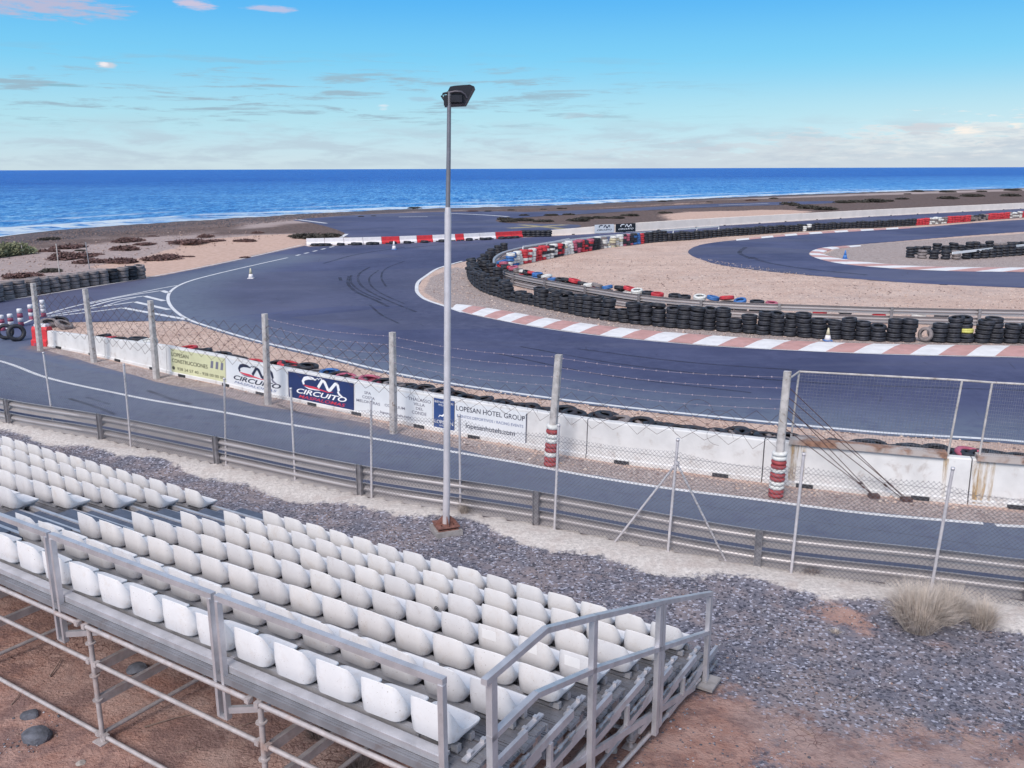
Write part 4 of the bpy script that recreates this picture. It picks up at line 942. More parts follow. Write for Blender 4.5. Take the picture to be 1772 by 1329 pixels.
for x_, w_ in ((1372, .22), (1388, .12), (1634, .10), (1688, .12), (1697, .34), (1715, .12)):
    t0 = barr.sx(x_, .5); k = max(i for i in range(nb) if bands[i] <= t0); c = SEGO[k].location; mb = MB(); vs = []
    for q in range(9):
        z = .86*q/8+.04; wv_ = w_*(.5+.5*q/8)
        for e in (-1, 1):
            tt = t0+e*wv_/2; p = barr.off(tt, SG*.005-SG*(.03+.04*max(0, min(1, (z-.13)/.84)))*(1 if z > .12 else 0)); vs.append((p[0]-c[0], p[1]-c[1], z))
    mb.add(vs, [(2*q, 2*q+1, 2*q+3, 2*q+2) for q in range(8)]); mb.build('rust_stain', ms, SEGO[k])
# guy rods from the white post to the ground
mb = MB(); base = f2[6]
for fx, fy, zz in ((1512, 860, 2.0), (1508, 858, 1.75), (1516, 862, 1.5), (1566, 866, 2.35), (1572, 868, 2.15), (1560, 864, 1.9)):
    g = G(fx, fy); mb.tube([tuple(base+(h2[6]-base)*zz/2.62), (g[0], g[1], .03)], .008, 5)
    dd = (np.array([g[0], g[1], .03])-(base+(h2[6]-base)*zz/2.62)); p = base+(h2[6]-base)*zz/2.62+dd*.86; mb.tube([tuple(p-dd*.012), tuple(p+dd*.012)], .022, 6)
mb.box((*G(1512, 861)[:2], .03), (.2, .15, .08)); mb.box((*G(1568, 867)[:2], .03), (.2, .15, .08))
tag(mb.build('guy_rods', M['rust_wire']), 'bundle of thin rusty guy rods slanting from the white post to the ground', 'guy wires')
# ---------------------------------------------------------------- banners with writing
def wall_xyz(s, z, off): p = barr.off(s, SG*off-SG*(.03+.04*max(0, min(1, (z-.13)/.84)))); return (p[0], p[1], z)
def text_geo(txt, shear=0., bold=0.):
    cu = bpy.data.curves.new('t', 'FONT'); cu.body = txt; cu.size = 1; cu.shear = shear; cu.offset = bold; cu.resolution_u = 3
    ob = bpy.data.objects.new('t', cu); COL.objects.link(ob); dg = bpy.context.evaluated_depsgraph_get(); me = bpy.data.meshes.new_from_object(ob.evaluated_get(dg))
    vs = [v.co.copy() for v in me.vertices]; fs = [tuple(p.vertices) for p in me.polygons]; bpy.data.objects.remove(ob); bpy.data.meshes.remove(me)
    x0 = min(v.x for v in vs); x1 = max(v.x for v in vs); y0 = min(v.y for v in vs); y1 = max(v.y for v in vs)
    return [((v.x-x0)/(x1-x0), (v.y-y0)/(y1-y0)) for v in vs], fs
class Banner:
    """a printed sheet fixed flat on the barrier; u,v run 0..1 over it"""
    def __init__(s, mapf, L, H, m, name, label, cat='banner', group='sponsor banners on the white barrier'):
        s.map = mapf; s.L = L; s.H = H; c = np.array(mapf(.5, .5, 0)); s.o = c
        n = 10; mb = MB(); vs = []
        for k in range(n+1):
            for v in (0, .5, 1):
                vs.append(np.array(mapf(k/n, v, .012))-c)
        fs = [(3*k+j, 3*k+3+j, 3*k+4+j, 3*k+1+j) for k in range(n) for j in (0, 1)]; mb.add(vs, fs)
        vb = [np.array(mapf(k/n, v, .003))-c for k in range(n+1) for v in (0, 1)]; m0 = len(mb.v); mb.add(vb, [])
        rim = [(3*k, 3*k+3, m0+2*k+2, m0+2*k) for k in range(n)]+[(3*k+2, m0+2*k+1, m0+2*k+3, 3*k+5) for k in range(n)]
        for q in rim: mb.f.append(q); mb.m.append(0); mb.sm.append(False)
        s.ob = mb.build(name, m, None, tuple(c)); tag(s.ob, label, cat, group)
    def put(s, uvs, fs, m, name, off=.017):
        mb = MB(); mb.add([np.array(s.map(u, v, off))-s.o for u, v in uvs], fs); return mb.build(name, m, s.ob)
    def text(s, txt, u0, v0, u1, v1, m, shear=0., bold=.01, name='writing'):
        uv, fs = text_geo(txt, shear, bold); return s.put([(u0+(u1-u0)*a, v0+(v1-v0)*b) for a, b in uv], fs, m, name)
    def stroke(s, pts, w, m, name='emblem', off=.018, asp=None):
        a = s.L/s.H; p = [np.array([u*a, v]) for u, v in pts]; ws = w if isinstance(w, (list, tuple)) else [w]*len(p); uv = []
        for k in range(len(p)):
            d = p[min(k+1, len(p)-1)]-p[max(k-1, 0)]; d /= np.linalg.norm(d); nn = np.array([-d[1], d[0]])
            for q in (p[k]+nn*ws[k]/2, p[k]-nn*ws[k]/2): uv.append((q[0]/a, q[1]))
        return s.put(uv, [(2*k, 2*k+1, 2*k+3, 2*k+2) for k in range(len(p)-1)], m, name, off)
    def poly(s, pts, m, name='emblem', off=.018): return s.put(pts, [tuple(range(len(pts)))], m, name, off)
def wall_banner(xa, xb, m, name, label, z0=.09, z1=.86):
    ta, tb = barr.sx(xa, .5), barr.sx(xb, .5)
    return Banner(lambda u, v, off: wall_xyz(ta+(tb-ta)*u, z0+(z1-z0)*v, off), tb-ta, z1-z0, m, name, label)
def cm_logo(b, ink, red, small=False):
    arc = [(.48+.0, .66)] 
    C = [(.44, .86), (.39, .90), (.32, .90), (.26, .84), (.235, .73), (.25, .62)]
    b.stroke(C, [.03, .10, .13, .14, .13, .10], ink)
    Mst = [(.47, .60), (.53, .86), (.555, .88), (.575, .84), (.62, .60), (.635, .57), (.655, .60), (.73, .85), (.755, .87), (.77, .82), (.785, .62)]
    b.stroke(Mst, [.13, .12, .11, .13, .13, .10, .13, .12, .11, .12, .12], ink)
    if not small:
        b.stroke([(.245, .60), (.32, .57), (.42, .56), (.52, .53), (.62, .50), (.70, .54)], [.02, .07, .09, .05, .03, .01], red)
        b.stroke([(.26, .545), (.33, .50), (.42, .50), (.50, .51)], [.01, .05, .04, .01], M['ink_w'] if ink is M['ink_w'] else M['ink_g'])
        b.stroke([(.77, .60), (.79, .50), (.83, .44), (.85, .42)], [.10, .09, .06, .02], M['ink_w'] if ink is M['ink_w'] else M['ink_g'])
        for q in range(5):
            u = .43+q*.022; v = .86+.03*(q % 2)+q*.012; b.poly([(u, v), (u+.014, v+.01), (u+.018, v+.06), (u+.004, v+.05)], ink)
    b.text('CIRCUITO', .13, .25, .90, .44, ink, .35, .02)
b = wall_banner(294, 388, M['olive_ban'], 'banner', 'pale olive banner of a construction firm, leftmost on the white barrier')
b.text('LOPESAN', .02, .70, .34, .86, M['ink_o']); b.text('CONSTRUCCIONES', .02, .44, .68, .60, M['ink_o']); b.text('928 24 57 40 - 928 00 00 00', .12, .14, .97, .26, M['ink_o'], 0, .0)
for q in range(3): b.poly([(.73+q*.09, .50), (.775+q*.09, .50), (.79+q*.09, .80), (.745+q*.09, .80)], M['ink_g'])
b.poly([(.045+.028*math.cos(a_), .20+.075*math.sin(a_)) for a_ in np.linspace(0, 6.1, 12)], M['ink_o'])
b = wall_banner(390, 496, M['white_ban'], 'banner', 'white circuit banner with dark letters, between the olive and navy banners'); cm_logo(b, M['ink'], M['ink_r']); b.text('MASPALOMAS', .14, .10, .84, .20, M['ink_b'], .35, .0)
b = wall_banner(498, 611, M['navy'], 'banner', 'navy blue circuit banner with white letters and red script'); cm_logo(b, M['ink_w'], M['ink_r']); b.text('MASPALOMAS', .16, .08, .88, .20, M['ink_r'], .35, .005)
b = wall_banner(613, 747, M['white_ban'], 'banner', 'long white spa banner between the navy and the blue panels')
b.text('SPA', .13, .70, .22, .80, M['ink_g']); b.text('COSTA', .10, .54, .27, .64, M['ink_g']); b.text('MELONERAS', .02, .38, .34, .48, M['ink_g']); b.text('CORALIUM', .40, .40, .66, .49, M['ink_g']); b.text('THALASSO', .70, .78, .985, .89, M['ink_g']); b.text('VILLA', .77, .63, .91, .73, M['ink_g']); b.text('DEL', .80, .49, .89, .58, M['ink_g']); b.text('CONDE', .75, .33, .93, .44, M['ink_g']); b.text('lopesanhotels.com', .34, .10, .74, .22, M['ink_g'])
b = wall_banner(748.5, 785, M['blue_ban'], 'banner', 'narrow blue welcome banner behind the light pole'); b.text('BIENVENIDOS', .05, .86, .95, .93, M['ink_w'], 0, .0); b.text('WELCOME', .22, .77, .78, .83, M['ink_w'], 0, .0); b.text('LOPESAN', .05, .17, .95, .29, M['ink_w'], 0, .01); b.text('HOTEL GROUP', .28, .09, .74, .13, M['ink_w'], 0, 0)
b.stroke([(.25, .38), (.30, .45), (.42, .44), (.52, .50), (.66, .50), (.72, .62), (.66, .70)], [.02, .03, .05, .08, .08, .06, .03], M['ink_w']); b.stroke([(.60, .48), (.72, .40), (.76, .34)], [.05, .03, .02], M['ink_w']); b.stroke([(.56, .68), (.62, .60)], [.02, .05], M['ink_w'])
b = wall_banner(786, 910, M['white_ban'], 'banner', 'long white hotel group banner right of the light pole')
b.text('LOPESAN HOTEL GROUP', .02, .72, .97, .88, M['ink'], 0, .005); b.text('EVENTOS DEPORTIVOS / RACING EVENTS', .03, .50, .95, .59, M['ink_b'], 0, 0); b.text('lopesanhotels.com', .16, .14, .84, .35, M['ink'], 0, .01); b.poly([(.985, .03), (.997, .03), (.997, .97), (.985, .97)], M['ink'], 'border')
# far wall
farw = Path(P2(wall_far_px), 1.5); SGF = 1 if np.linalg.norm(farw.off(20, 1.)) < np.linalg.norm(farw.at(20)) else -1
nf = 26; tb_ = list(np.linspace(0, farw.L*.82, nf+1))
for k in range(nf):
    h0 = .55 if k == 0 else .92; barrier_seg(farw, tb_[k], tb_[k+1], h0, .92, M['far_wall'], ('sloping end block of the long cream wall beside the stacked tyres' if k == 0 else f'cream concrete wall block, {ordw(k+1)} from the left along the far straight'), 'cream wall blocks along the far straight', SGF)
for xa, xb, m_, ink, lb in ((1029, 1062.5, 'white_ban', 'ink', 'small white circuit banner on the far cream wall'), (1064, 1098, 'black', 'ink_w', 'small black circuit banner on the far cream wall')):
    ta, tb = farw.sx(xa, .5), farw.sx(xb, .5)
    b = Banner(lambda u, v, off, ta=ta, tb=tb: (*farw.off(ta+(tb-ta)*u, SGF*off*2.2), .06+.84*v), tb-ta, .84, M[m_], 'banner', lb, group='circuit banners on the far wall'); cm_logo(b, M[ink], M['ink_r'], True)
# ---------------------------------------------------------------- guardrails
def guardrail(name, pts, label, htop, posts, sgpost, raw_posts=None, two=True, beamm='rail', base=0., bh=.295, gap=.07, flip=1):
    p = Path(pts, .4); mid = p.at(p.L/2); root = empty(name, (mid[0], mid[1], 0)); tag(root, label, 'guardrail')
    prof = [(-.03, -.49), (0, -.5), (.02, -.47), (.085, -.36), (.09, -.22), (.015, -.09), (0, -.03), (0, .03), (.015, .09), (.09, .22), (.085, .36), (.02, .47), (0, .5), (-.03, .51)]
    for zt in ([htop, htop-bh-gap] if two else [htop]):
        mb = MB(); n = int(p.L/.6); vs = []
        for k in range(n+1):
            t = p.L*k/n
            for o, h in prof: q = p.off(t, flip*(o-.02)); vs.append((q[0]-mid[0], q[1]-mid[1], zt-bh/2+h*bh+base))
        q = len(prof); mb.add(vs, [(k*q+i, k*q+i+1, (k+1)*q+i+1, (k+1)*q+i) for k in range(n) for i in range(q-1)])
        ob = mb.build('rail_beam', M[beamm], root); md = ob.modifiers.new('s', 'SOLIDIFY'); md.thickness = .006
    for t in posts:
        q = p.off(t, sgpost*.075); d = p.tan(t); Mx = Matrix.Rotation(math.atan2(d[1], d[0]), 4, 'Z'); mb = MB()
        mb.box((q[0]-mid[0], q[1]-mid[1], (htop+.02)/2+base), (.11, .012, htop+.02), Mx)
        for e in (-1, 1):
            o_ = Mx @ Vector((e*.052, -.03*0, 0)); mb.box((q[0]-mid[0]+o_.x, q[1]-mid[1]+o_.y, (htop+.02)/2+base), (.010, .07, htop+.02), Mx)
        mb.build('post', M['galv'], root)
    return root, p
rp = [G(*q)[:2] for q in rail_px[2:]]
pth = Path(rp, .4); post_t = [min(np.linspace(0, pth.L, 3000), key=lambda t, b=b: np.hypot(*(pth.at(t)-G(*b)[:2]))) for b in ((20, 735), (180, 763), (380, 806), (627, 860), (930, 910), (1310, 983))]
post_t += [post_t[-1]+4, post_t[-1]+8]
c0 = pth.off(post_t[3], 1.); sgp = 1 if np.linalg.norm(c0) < np.linalg.norm(pth.at(post_t[3])) else -1
guardrail('guardrail', rp, 'double steel guardrail running behind the chain-link fence along the pit lane', .70, post_t, sgp, flip=-sgp)
ir_px = [(940, 430), (905, 436), (875, 441), (859, 448), (856, 456), (858, 465), (866, 475), (885, 486), (905, 493), (950, 503), (1013, 514), (1113, 531), (1211, 541), (1300, 546), (1393, 550), (1542, 555), (1772, 560), (2300, 570)]
# rail top edge traced at height .75
ir_top = [(985, 412), (940, 421), (905, 427), (873, 435), (857, 444), (854, 451), (858, 460), (874, 468), (900, 475), (950, 484.5), (1013, 495), (1113, 510), (1211, 519), (1300, 524), (1393, 527), (1542, 531.5), (1772, 536), (2300, 544)]
irp = P2(ir_top, .72); ipth = Path(irp, .4)
ip_t = [min(np.linspace(0, ipth.L, 3000), key=lambda t, x=x: abs(proj([*ipth.at(t), .7])[0]-x)+(100 if t < 12 else 0)) for x in (889, 944, 1014, 1107, 1214, 1349, 1543, 1695, 1850)]
c0 = ipth.off(ip_t[3], 1.); sgi = 1 if np.linalg.norm(c0) < np.linalg.norm(ipth.at(ip_t[3])) else -1
guardrail('guardrail', irp, 'curved double guardrail behind the black tyre wall of the hairpin', .72, ip_t, sgi, flip=-sgi)
# ---------------------------------------------------------------- tyre walls
STK = []
def stack(x, y, n, cols, label, group, **kw):
    u, v = proj([x, y, .4]); d = math.hypot(x, y)
    if -30 < u < 1802 and y > 0: STK.append((d/(n+2.), x, y, n, cols, label, group, kw))
def make_stack(x, y, n, cols, label, group, sc=1., lean=.02, parts=True, name='tyre_stack', toptilt=None):
    h = .185*sc; rot = rs.uniform(0, 6)
    dx, dy = rs.gauss(0, lean), rs.gauss(0, lean)
    if parts:
        root = empty(name, (x, y, float(gz(x, y))), rot); tag(root, label, 'tyre stack', group)
        for k in range(n):
            c = cols[k % len(cols)] if not isinstance(cols, str) else cols
            tl = (R(rs.gauss(0, 2.5)), R(rs.gauss(0, 2.5)), rs.uniform(0, 6))
            if k == n-1 and toptilt: tl = (R(toptilt), R(rs.uniform(-6, 6)), 0)
            inst(TY[c], 'tyre', root, (dx*k+rs.gauss(0, .012), dy*k+rs.gauss(0, .012), h*(k+.5)+(.05 if k == n-1 and toptilt else 0)), tl, (sc*rs.uniform(.95, 1.06), sc*rs.uniform(.95, 1.06), sc*rs.uniform(.92, 1.05)))
        return root
    mb = MB(); names = []
    for k in range(n):
        c = cols[k % len(cols)] if not isinstance(cols, str) else cols
        if c not in names: names.append(c)
        h_ = h/2*1.02; ro = .30*sc*rs.uniform(.93, 1.05)
        mb.lathe([(.17*sc, -h_*.7), (ro*.8, -h_), (ro, -h_*.5), (ro, h_*.5), (ro*.8, h_), (.17*sc, h_*.7)], 12, Matrix.Translation((dx*k, dy*k, h*(k+.5))) @ Euler((R(rs.gauss(0, 3)), R(rs.gauss(0, 3)), 0)).to_matrix().to_4x4(), names.index(c))
    if name is None: return mb, names
    o = mb.build(name, [TY[c].materials[0] for c in names], None, (x, y, float(gz(x, y))), rot); tag(o, label, 'tyre stack', group); return o
# front wall of the hairpin: traced stack feet
front_px = [(817, 473), (816, 480), (820, 487), (826, 494), (834, 500), (843, 505), (853, 509), (866, 513), (880, 518), (900, 523), (925, 528), (955, 535), (985, 541), (1020, 548), (1060, 554.5), (1113, 561), (1176, 567), (1243, 571.5), (1310, 577), (1393, 583), (1512, 589), (1631, 591.5), (1772, 593), (1950, 597), (2150, 603)]
fpth = Path(P2(front_px), .3); t = 0.; k = 0
while t < fpth.L:
    p = fpth.at(t); x, y = proj([p[0], p[1], .3])
    n = rs.choice([4, 5, 5, 5]) if x > 850 else rs.choice([4, 5])
    if 890 < x < 925 : n = 2 if rs.random() < .6 else 3
    if abs(x-1060) < 9 or abs(x-1078) < 8: n = 3
    if 1270 < x < 1290 or 1145 < x < 1160: n = 3
    if abs(x-1505) < 12 or abs(x-1525) < 10: n = 3
    if abs(x-1601) < 16: t += .60; continue
    cols = ['black']*n
    if abs(x-1668) < 12: cols = ['black', 'black', 'yellow', 'black', 'black']; n = 5
    k += 1
    lab = f'black tyre stack, {ordw(k)} from the left in the kerb-side hairpin wall' if 'yellow' not in cols else 'black tyre stack with one yellow tyre near the right of the kerb-side wall'
    stack(p[0], p[1], n, cols, lab, 'black tyre stacks of the hairpin wall', sc=rs.uniform(.92, 1.06), lean=.024, toptilt=(rs.choice([12, -10, 15]) if rs.random() < .22 else None)); t += rs.uniform(.49, .58)
# tumbled tyres in the gap of that wall
for (x_, y_), rot, lb in (((1614, 588), (R(68), R(10), R(20)), 'pale-walled tyre standing tilted in the gap of the black tyre wall'), ((1600, 592), (R(82), R(-12), R(-50)), 'small pale tyre leaning at the foot of the gap in the tyre wall'), ((1628, 590), (R(12), R(14), 0), 'black tyre lying flat beside the tilted tyre in the wall gap')):
    g = G(x_, y_); o = inst(TY['grey' if 'pale' in lb else 'black'], 'loose_tyre', None, (g[0], g[1], .30 if rot[0] > 1 else .12), rot, .95); tag(o, lb, 'tyre')
# second (inner) line at the nose
nose = [(848, 462), (846, 470), (851, 478)]
for k, q in enumerate([(846, 458), (838, 463), (836, 470), (843, 476), (853, 482), (862, 490), (852, 452), (862, 446), (872, 441)]):
    g = G(*q); stack(g[0], g[1], 5, 'black', f'black tyre stack, {ordw(k+1)} in the inner line at the nose of the hairpin wall', 'black tyre stacks at the nose of the hairpin')
# coloured stacks behind the curved guardrail (only their tops show)
ccols = ['blue', 'black', 'pink', 'black', 'black', 'red', 'pink', 'grey', 'white', 'black', 'red', 'blue', 'black', 'white', 'blue', 'black', 'black', 'red', 'black', 'white', 'grey', 'blue', 'black', 'red', 'white', 'black', 'red', 'black', 'black', 'white', 'blue', 'red']
cw = dict(blue='blue', black='black', pink='pink', red='red', grey='dusty grey', white='white')
cpth = Path(P2([(868, 452), (880, 460), (900, 466), (925, 472), (960, 480), (1013, 489), (1070, 497), (1125, 504.5), (1180, 510), (1240, 514), (1300, 518.5), (1345, 521)], .75), .3)
t = 0.; k = 0
while t < cpth.L:
    p = cpth.off(t, 0); c = ccols[k % len(ccols)]; k += 1; c2 = rs.choice(ccols)
    stack(p[0], p[1], 4, ['black', 'black', c2, c], f'{cw[c]}-topped tyre stack, {ordw(k)} from the left behind the curved guardrail', 'painted tyre stacks behind the curved guardrail', sc=rs.uniform(.95, 1.1), toptilt=rs.choice([None, 10, -12, 16])); t += rs.uniform(.60, .72)
for (x_, c, w_) in ((1425, 'red', 'leftmost of five'), (1470, 'black', 'second of five'), (1530, 'red', 'middle one of five'), (1600, 'white', 'fourth of five'), (1640, 'black', 'rightmost of five')):
    g = P2([(x_, 540)], .35)[0]; stack(g[0], g[1]+.5, 2, c, f'low pair of {c} tyres behind the infield guardrail, {w_}', 'low tyres behind the guardrail')
# far coloured wall
far_px = [(880, 462), (895, 458), (912, 455), (925, 451.5), (950, 447), (988, 439), (1025, 433), (1075, 426), (1113, 421), (1151, 418), (1244, 410.5), (1333, 404), (1453, 397), (1587, 390), (1772, 376), (1950, 366), (2200, 352)]
fw = Path(P2(far_px), .8)
def fcol(x):
    T = [(905, ['blue', 'white']), (915, ['red', 'white']), (924, ['white']), (938, ['red']), (950, ['black', 'white', 'red']), (962, ['white', 'black']), (970, ['red', 'black']), (978, ['white', 'cream']), (990, ['white']), (1000, ['pink', 'black']), (1006, ['red']), (1024, ['red', 'black', 'pink']), (1034, ['black']), (1048, ['white', 'grey']), (1062, ['white', 'grey', 'cream']), (1074, ['cream', 'white']), (1092, ['black', 'pink']), (1104, ['black', 'blue']), (1114, ['red']), (1390, ['black']), (1400, ['white', 'black']), (1585, ['black']), (1608, ['red']), (1636, ['white', 'grey']), (1678, ['red']), (1708, ['grey', 'black']), (1745, ['red']), (1765, ['white', 'grey']), (1790, ['red'])]
    for lim, c in T:
        if x < lim: return c
    return ['grey', 'red', 'black']
t = 0.; k = 0
while t < fw.L:
    p = fw.at(t); x, y = proj([p[0], p[1], .4]); pal = fcol(x); n = 5 if x < 1130 else (4 if x > 1150 else 5)
    k += 1; cols = [rs.choice(pal) for _ in range(n)]
    main = max(set(cols), key=cols.count); nm = {'black': 'black', 'white': 'white', 'red': 'red', 'pink': 'faded pink', 'cream': 'cream', 'grey': 'dusty grey', 'blue': 'blue'}[main]
    stack(p[0], p[1], n, cols, f'mostly {nm} tyre stack, {ordw(k)} from the left in the far tyre wall', 'painted and black tyre stacks of the far wall', sc=rs.uniform(.95, 1.1), lean=.02, parts=(x < 1130)); t += .62 if x < 1150 else .66
# thin white rail above the far wall
mb = MB(); q = [(905, 427), (950, 420), (1018, 411.5), (1113, 402.5), (1244, 391.5)]; pr = Path(P2(q, .85), 1.)
for k in range(24):
    a, b = pr.off(pr.L*k/24, 0), pr.off(pr.L*(k+1)/24, 0); mb.bar((*a, .85), (*b, .85), .05, .12)
for k in range(0, 25, 3):
    a = pr.at(pr.L*k/24); mb.bar((*a, 0), (*a, .80), .08, .08)
tag(mb.build('guardrail', M['white_ban']), 'thin pale guardrail showing above the far painted tyre wall', 'guardrail')
# infield island tyres
for row, (pl, nn) in enumerate((([(1575, 446), (1620, 448), (1690, 447), (1772, 441), (1900, 434)], 3), ([(1588, 440), (1640, 438.5), (1772, 431), (1900, 424)], 3))):
    pp = Path(P2(pl), .5); t = 0.; k = 0
    while t < pp.L:
        p = pp.at(t); k += 1; stack(p[0], p[1], nn+(rs.random() < .4), 'black' if rs.random() < .75 else 'grey', f'dark tyre stack, {ordw(k)} from the left in the {"near" if row == 0 else "back"} line on the infield island', 'tyre stacks on the infield island', sc=1.1, parts=False); t += .80
mb = MB(); a, b = G(1648, 438, .6), G(1800, 421, .6); mb.bar(tuple(a), tuple(b), .06, .16); 
for q in (.6, 1): c = a+(b-a)*q; mb.bar((c[0], c[1], 0), (c[0], c[1], .55), .08, .08)
tag(mb.build('guardrail', M['white_ban']), 'short pale guardrail over the tyres on the infield island', 'guardrail')
# left wall
lp = Path(P2([(-160, 560), (-60, 538), (0, 522), (30, 516), (80, 508), (150, 496.5), (200, 489.5), (243, 483)]), .4); t = lp.L; k = 0
while t > 0:
    p = lp.off(t, 0); p = p + p/np.linalg.norm(p)*.4; k += 1; x = proj([p[0], p[1], .3])[0]
    stack(p[0], p[1], 4 if x < 190 else 4, 'grey' if x < 180 or rs.random() < .4 else 'black', f'dusty tyre stack, {ordw(k)} from the right in the wall at the left edge road', 'dusty tyre stacks by the left road', sc=1.12 if x > 60 else 1.25, lean=.008); t -= .70 if x > 60 else .85
# stacks before the cream wall
for k, x_ in enumerate((906, 915, 924, 932, 940, 949)):
    g = G(x_, 409.5); stack(g[0], g[1], 3, 'black', f'black tyre stack, {ordw(k+1)} of six between the red barrier and the cream wall', 'tyre stacks left of the cream wall', sc=1.1, parts=False)
# tyres heaped behind the white barrier: their tops show above it
beh = [(175, 578, 'black'), (188, 580, 'red'), (206, 582, 'black'), (240, 585, 'black'), (255, 588, 'white'), (325, 597, 'red'), (350, 603, 'black'), (385, 609, 'black'), (420, 618, 'black'), (438, 622, 'red'), (497, 625, 'red'), (530, 629, 'black'), (566, 640, 'blue'), (600, 648, 'pink'), (640, 652, 'pink'), (704, 664, 'black'), (737, 670, 'black'), (765, 675, 'black'), (832, 688, 'black'), (870, 697, 'black'), (938, 706, 'black'), (978, 707, 'black'), (1015, 716, 'black'), (1055, 716, 'black'), (1085, 727, 'grey'), (1133, 730, 'black'), (1173, 740, 'black'), (1193, 740, 'black'), (1220, 746, 'black'), (1273, 745, 'black'), (1310, 748, 'grey'), (1370, 754, 'black'), (1410, 764, 'pink'), (1455, 766, 'black'), (1508, 769, 'black'), (1568, 774, 'black'), (1612, 776, 'black'), (1667, 780, 'pink'), (1720, 786, 'black'), (1766, 788, 'black')]
be2 = []
for a, b in zip(beh, beh[1:]+[None]):
    be2.append(a)
    if b and b[0]-a[0] > 24 and a[0] > 280:
        m = 1 if b[0]-a[0] < 50 else 2
        for q in range(1, m+1): f = q/(m+1); be2.append((a[0]+(b[0]-a[0])*f, a[1]+(b[1]-a[1])*f+1.5, 'black' if rs.random() < .8 else 'grey'))
beh = be2
for k, (x_, y_, c) in enumerate(beh):
    z = ztop(x_); g = G(x_, y_+6, z-.28); g = g*(1+.25/np.hypot(g[0], g[1]))
    stack(g[0], g[1], 3 if z > .8 else 2, ['black', 'black', c][-(3 if z > .8 else 2):], f'{ {"black":"black","red":"red-painted","white":"white-painted","blue":"bluish","pink":"faded pink","grey":"grey"}[c]} tyre pile, {ordw(k+1)} from the left peeping over the white barrier', 'tyre piles behind the white barrier', sc=1.12, toptilt=rs.choice([6, -8, 9, 4, None]))
STK.sort(key=lambda q: q[0]); allc = list(TY)
far_mb = MB()
for q, (d_, x, y, n, cols, label, group, kw) in enumerate(STK):
    if q < 298: make_stack(x, y, n, cols, label, group, **kw)
    else:
        kw = dict(kw); kw['parts'] = False; kw['name'] = None; kw.pop('toptilt', None); m_, names = make_stack(x, y, n, cols, label, group, **kw); c0 = len(far_mb.v); far_mb.v += [(v[0]+x, v[1]+y, v[2]) for v in m_.v]
        far_mb.f += [tuple(i+c0 for i in f) for f in m_.f]; far_mb.m += [allc.index(names[i]) for i in m_.m]; far_mb.sm += m_.sm
print('stacks', len(STK))
if len(STK) > 298: tag(far_mb.build('tyre_stacks', [TY[c].materials[0] for c in allc]), kind='stuff')
# ---------------------------------------------------------------- plastic barriers along the far side
plx = [(530, 'w'), (562, 'w'), (595, 'w'), (628, 'w'), (660, 'r'), (691, 'w'), (721, 'r'), (748, 'w'), (773, 'w'), (787, 'r'), (802, 'w'), (830, 'w'), (857, 'r'), (884, 'r'), (903, None)]
pb = Path(P2([(530, 425), (640, 422.5), (760, 418), (860, 413), (903, 410.5)]), .8)
for k in range(len(plx)-1):
    xa, c = plx[k]; xb = plx[k+1][0]; ta, tb = pb.sx(xa, .2), pb.sx(xb, .2); a, b = pb.at(ta), pb.at(tb); mid = (a+b)/2; L = np.linalg.norm(b-a)-.04; ang = math.atan2(*(b-a)[::-1])
    mb = MB(); hz = .62
    prof = [(-.24, .0), (-.24, .14), (-.09, .30), (-.07, hz), (.07, hz), (.09, .30), (.24, .14), (.24, 0)]; vs = []
    us = [-.5, -.46, -.30, -.28, -.12, -.10, .10, .12, .28, .30, .46, .5]
    for u in us:
        cut = .0
        for y_, z_ in prof: vs.append((u*L, y_*(1 if abs(u) < .49 else .9), z_))
    q = 8; fs = []
    for i in range(len(us)-1):
        for j in range(q-1): fs.append((i*q+j, i*q+j+1, (i+1)*q+j+1, (i+1)*q+j))
    fs += [tuple(range(q)), tuple(reversed(range((len(us)-1)*q, len(us)*q)))]; mb.add(vs, fs)
    col = 'white' if c == 'w' else 'red'
    o = mb.build('plastic_barrier', M[col+'_plastic'], None, (mid[0], mid[1], 0), ang); tag(o, f'{col} water-filled plastic barrier, {ordw(k+1)} from the left across the far side of the track', 'barrier', 'red and white plastic barriers')
    bm = bmesh.new(); bm.from_mesh(o.data); bmesh.ops.recalc_face_normals(bm, faces=bm.faces[:]); bm.to_mesh(o.data); bm.free()
    mb = MB()
    for u in (-.22, .22): mb.box((u*L, 0, .04), (.34, .50, .10))
    mb.build('fork_slot', M['dark'], o)
for k, x_ in enumerate((545, 556, 566, 590, 614, 620, 640, 650, 680, 705, 735, 765, 812, 836, 845, 868, 880, 892)):
    g = G(x_, float(np.interp(x_, [530, 640, 760, 860, 903], [426, 423.6, 419.2, 414.2, 411.6]))); o = inst(TY['black'], 'loose_tyre', None, (g[0], g[1], .12), (R(rs.uniform(-5, 5)), R(rs.uniform(-5, 5)), 0), 1.15)
    tag(o, f'black tyre lying in front of the plastic barriers, {ordw(k+1)} from the left', 'tyre', 'tyres at the foot of the plastic barriers')
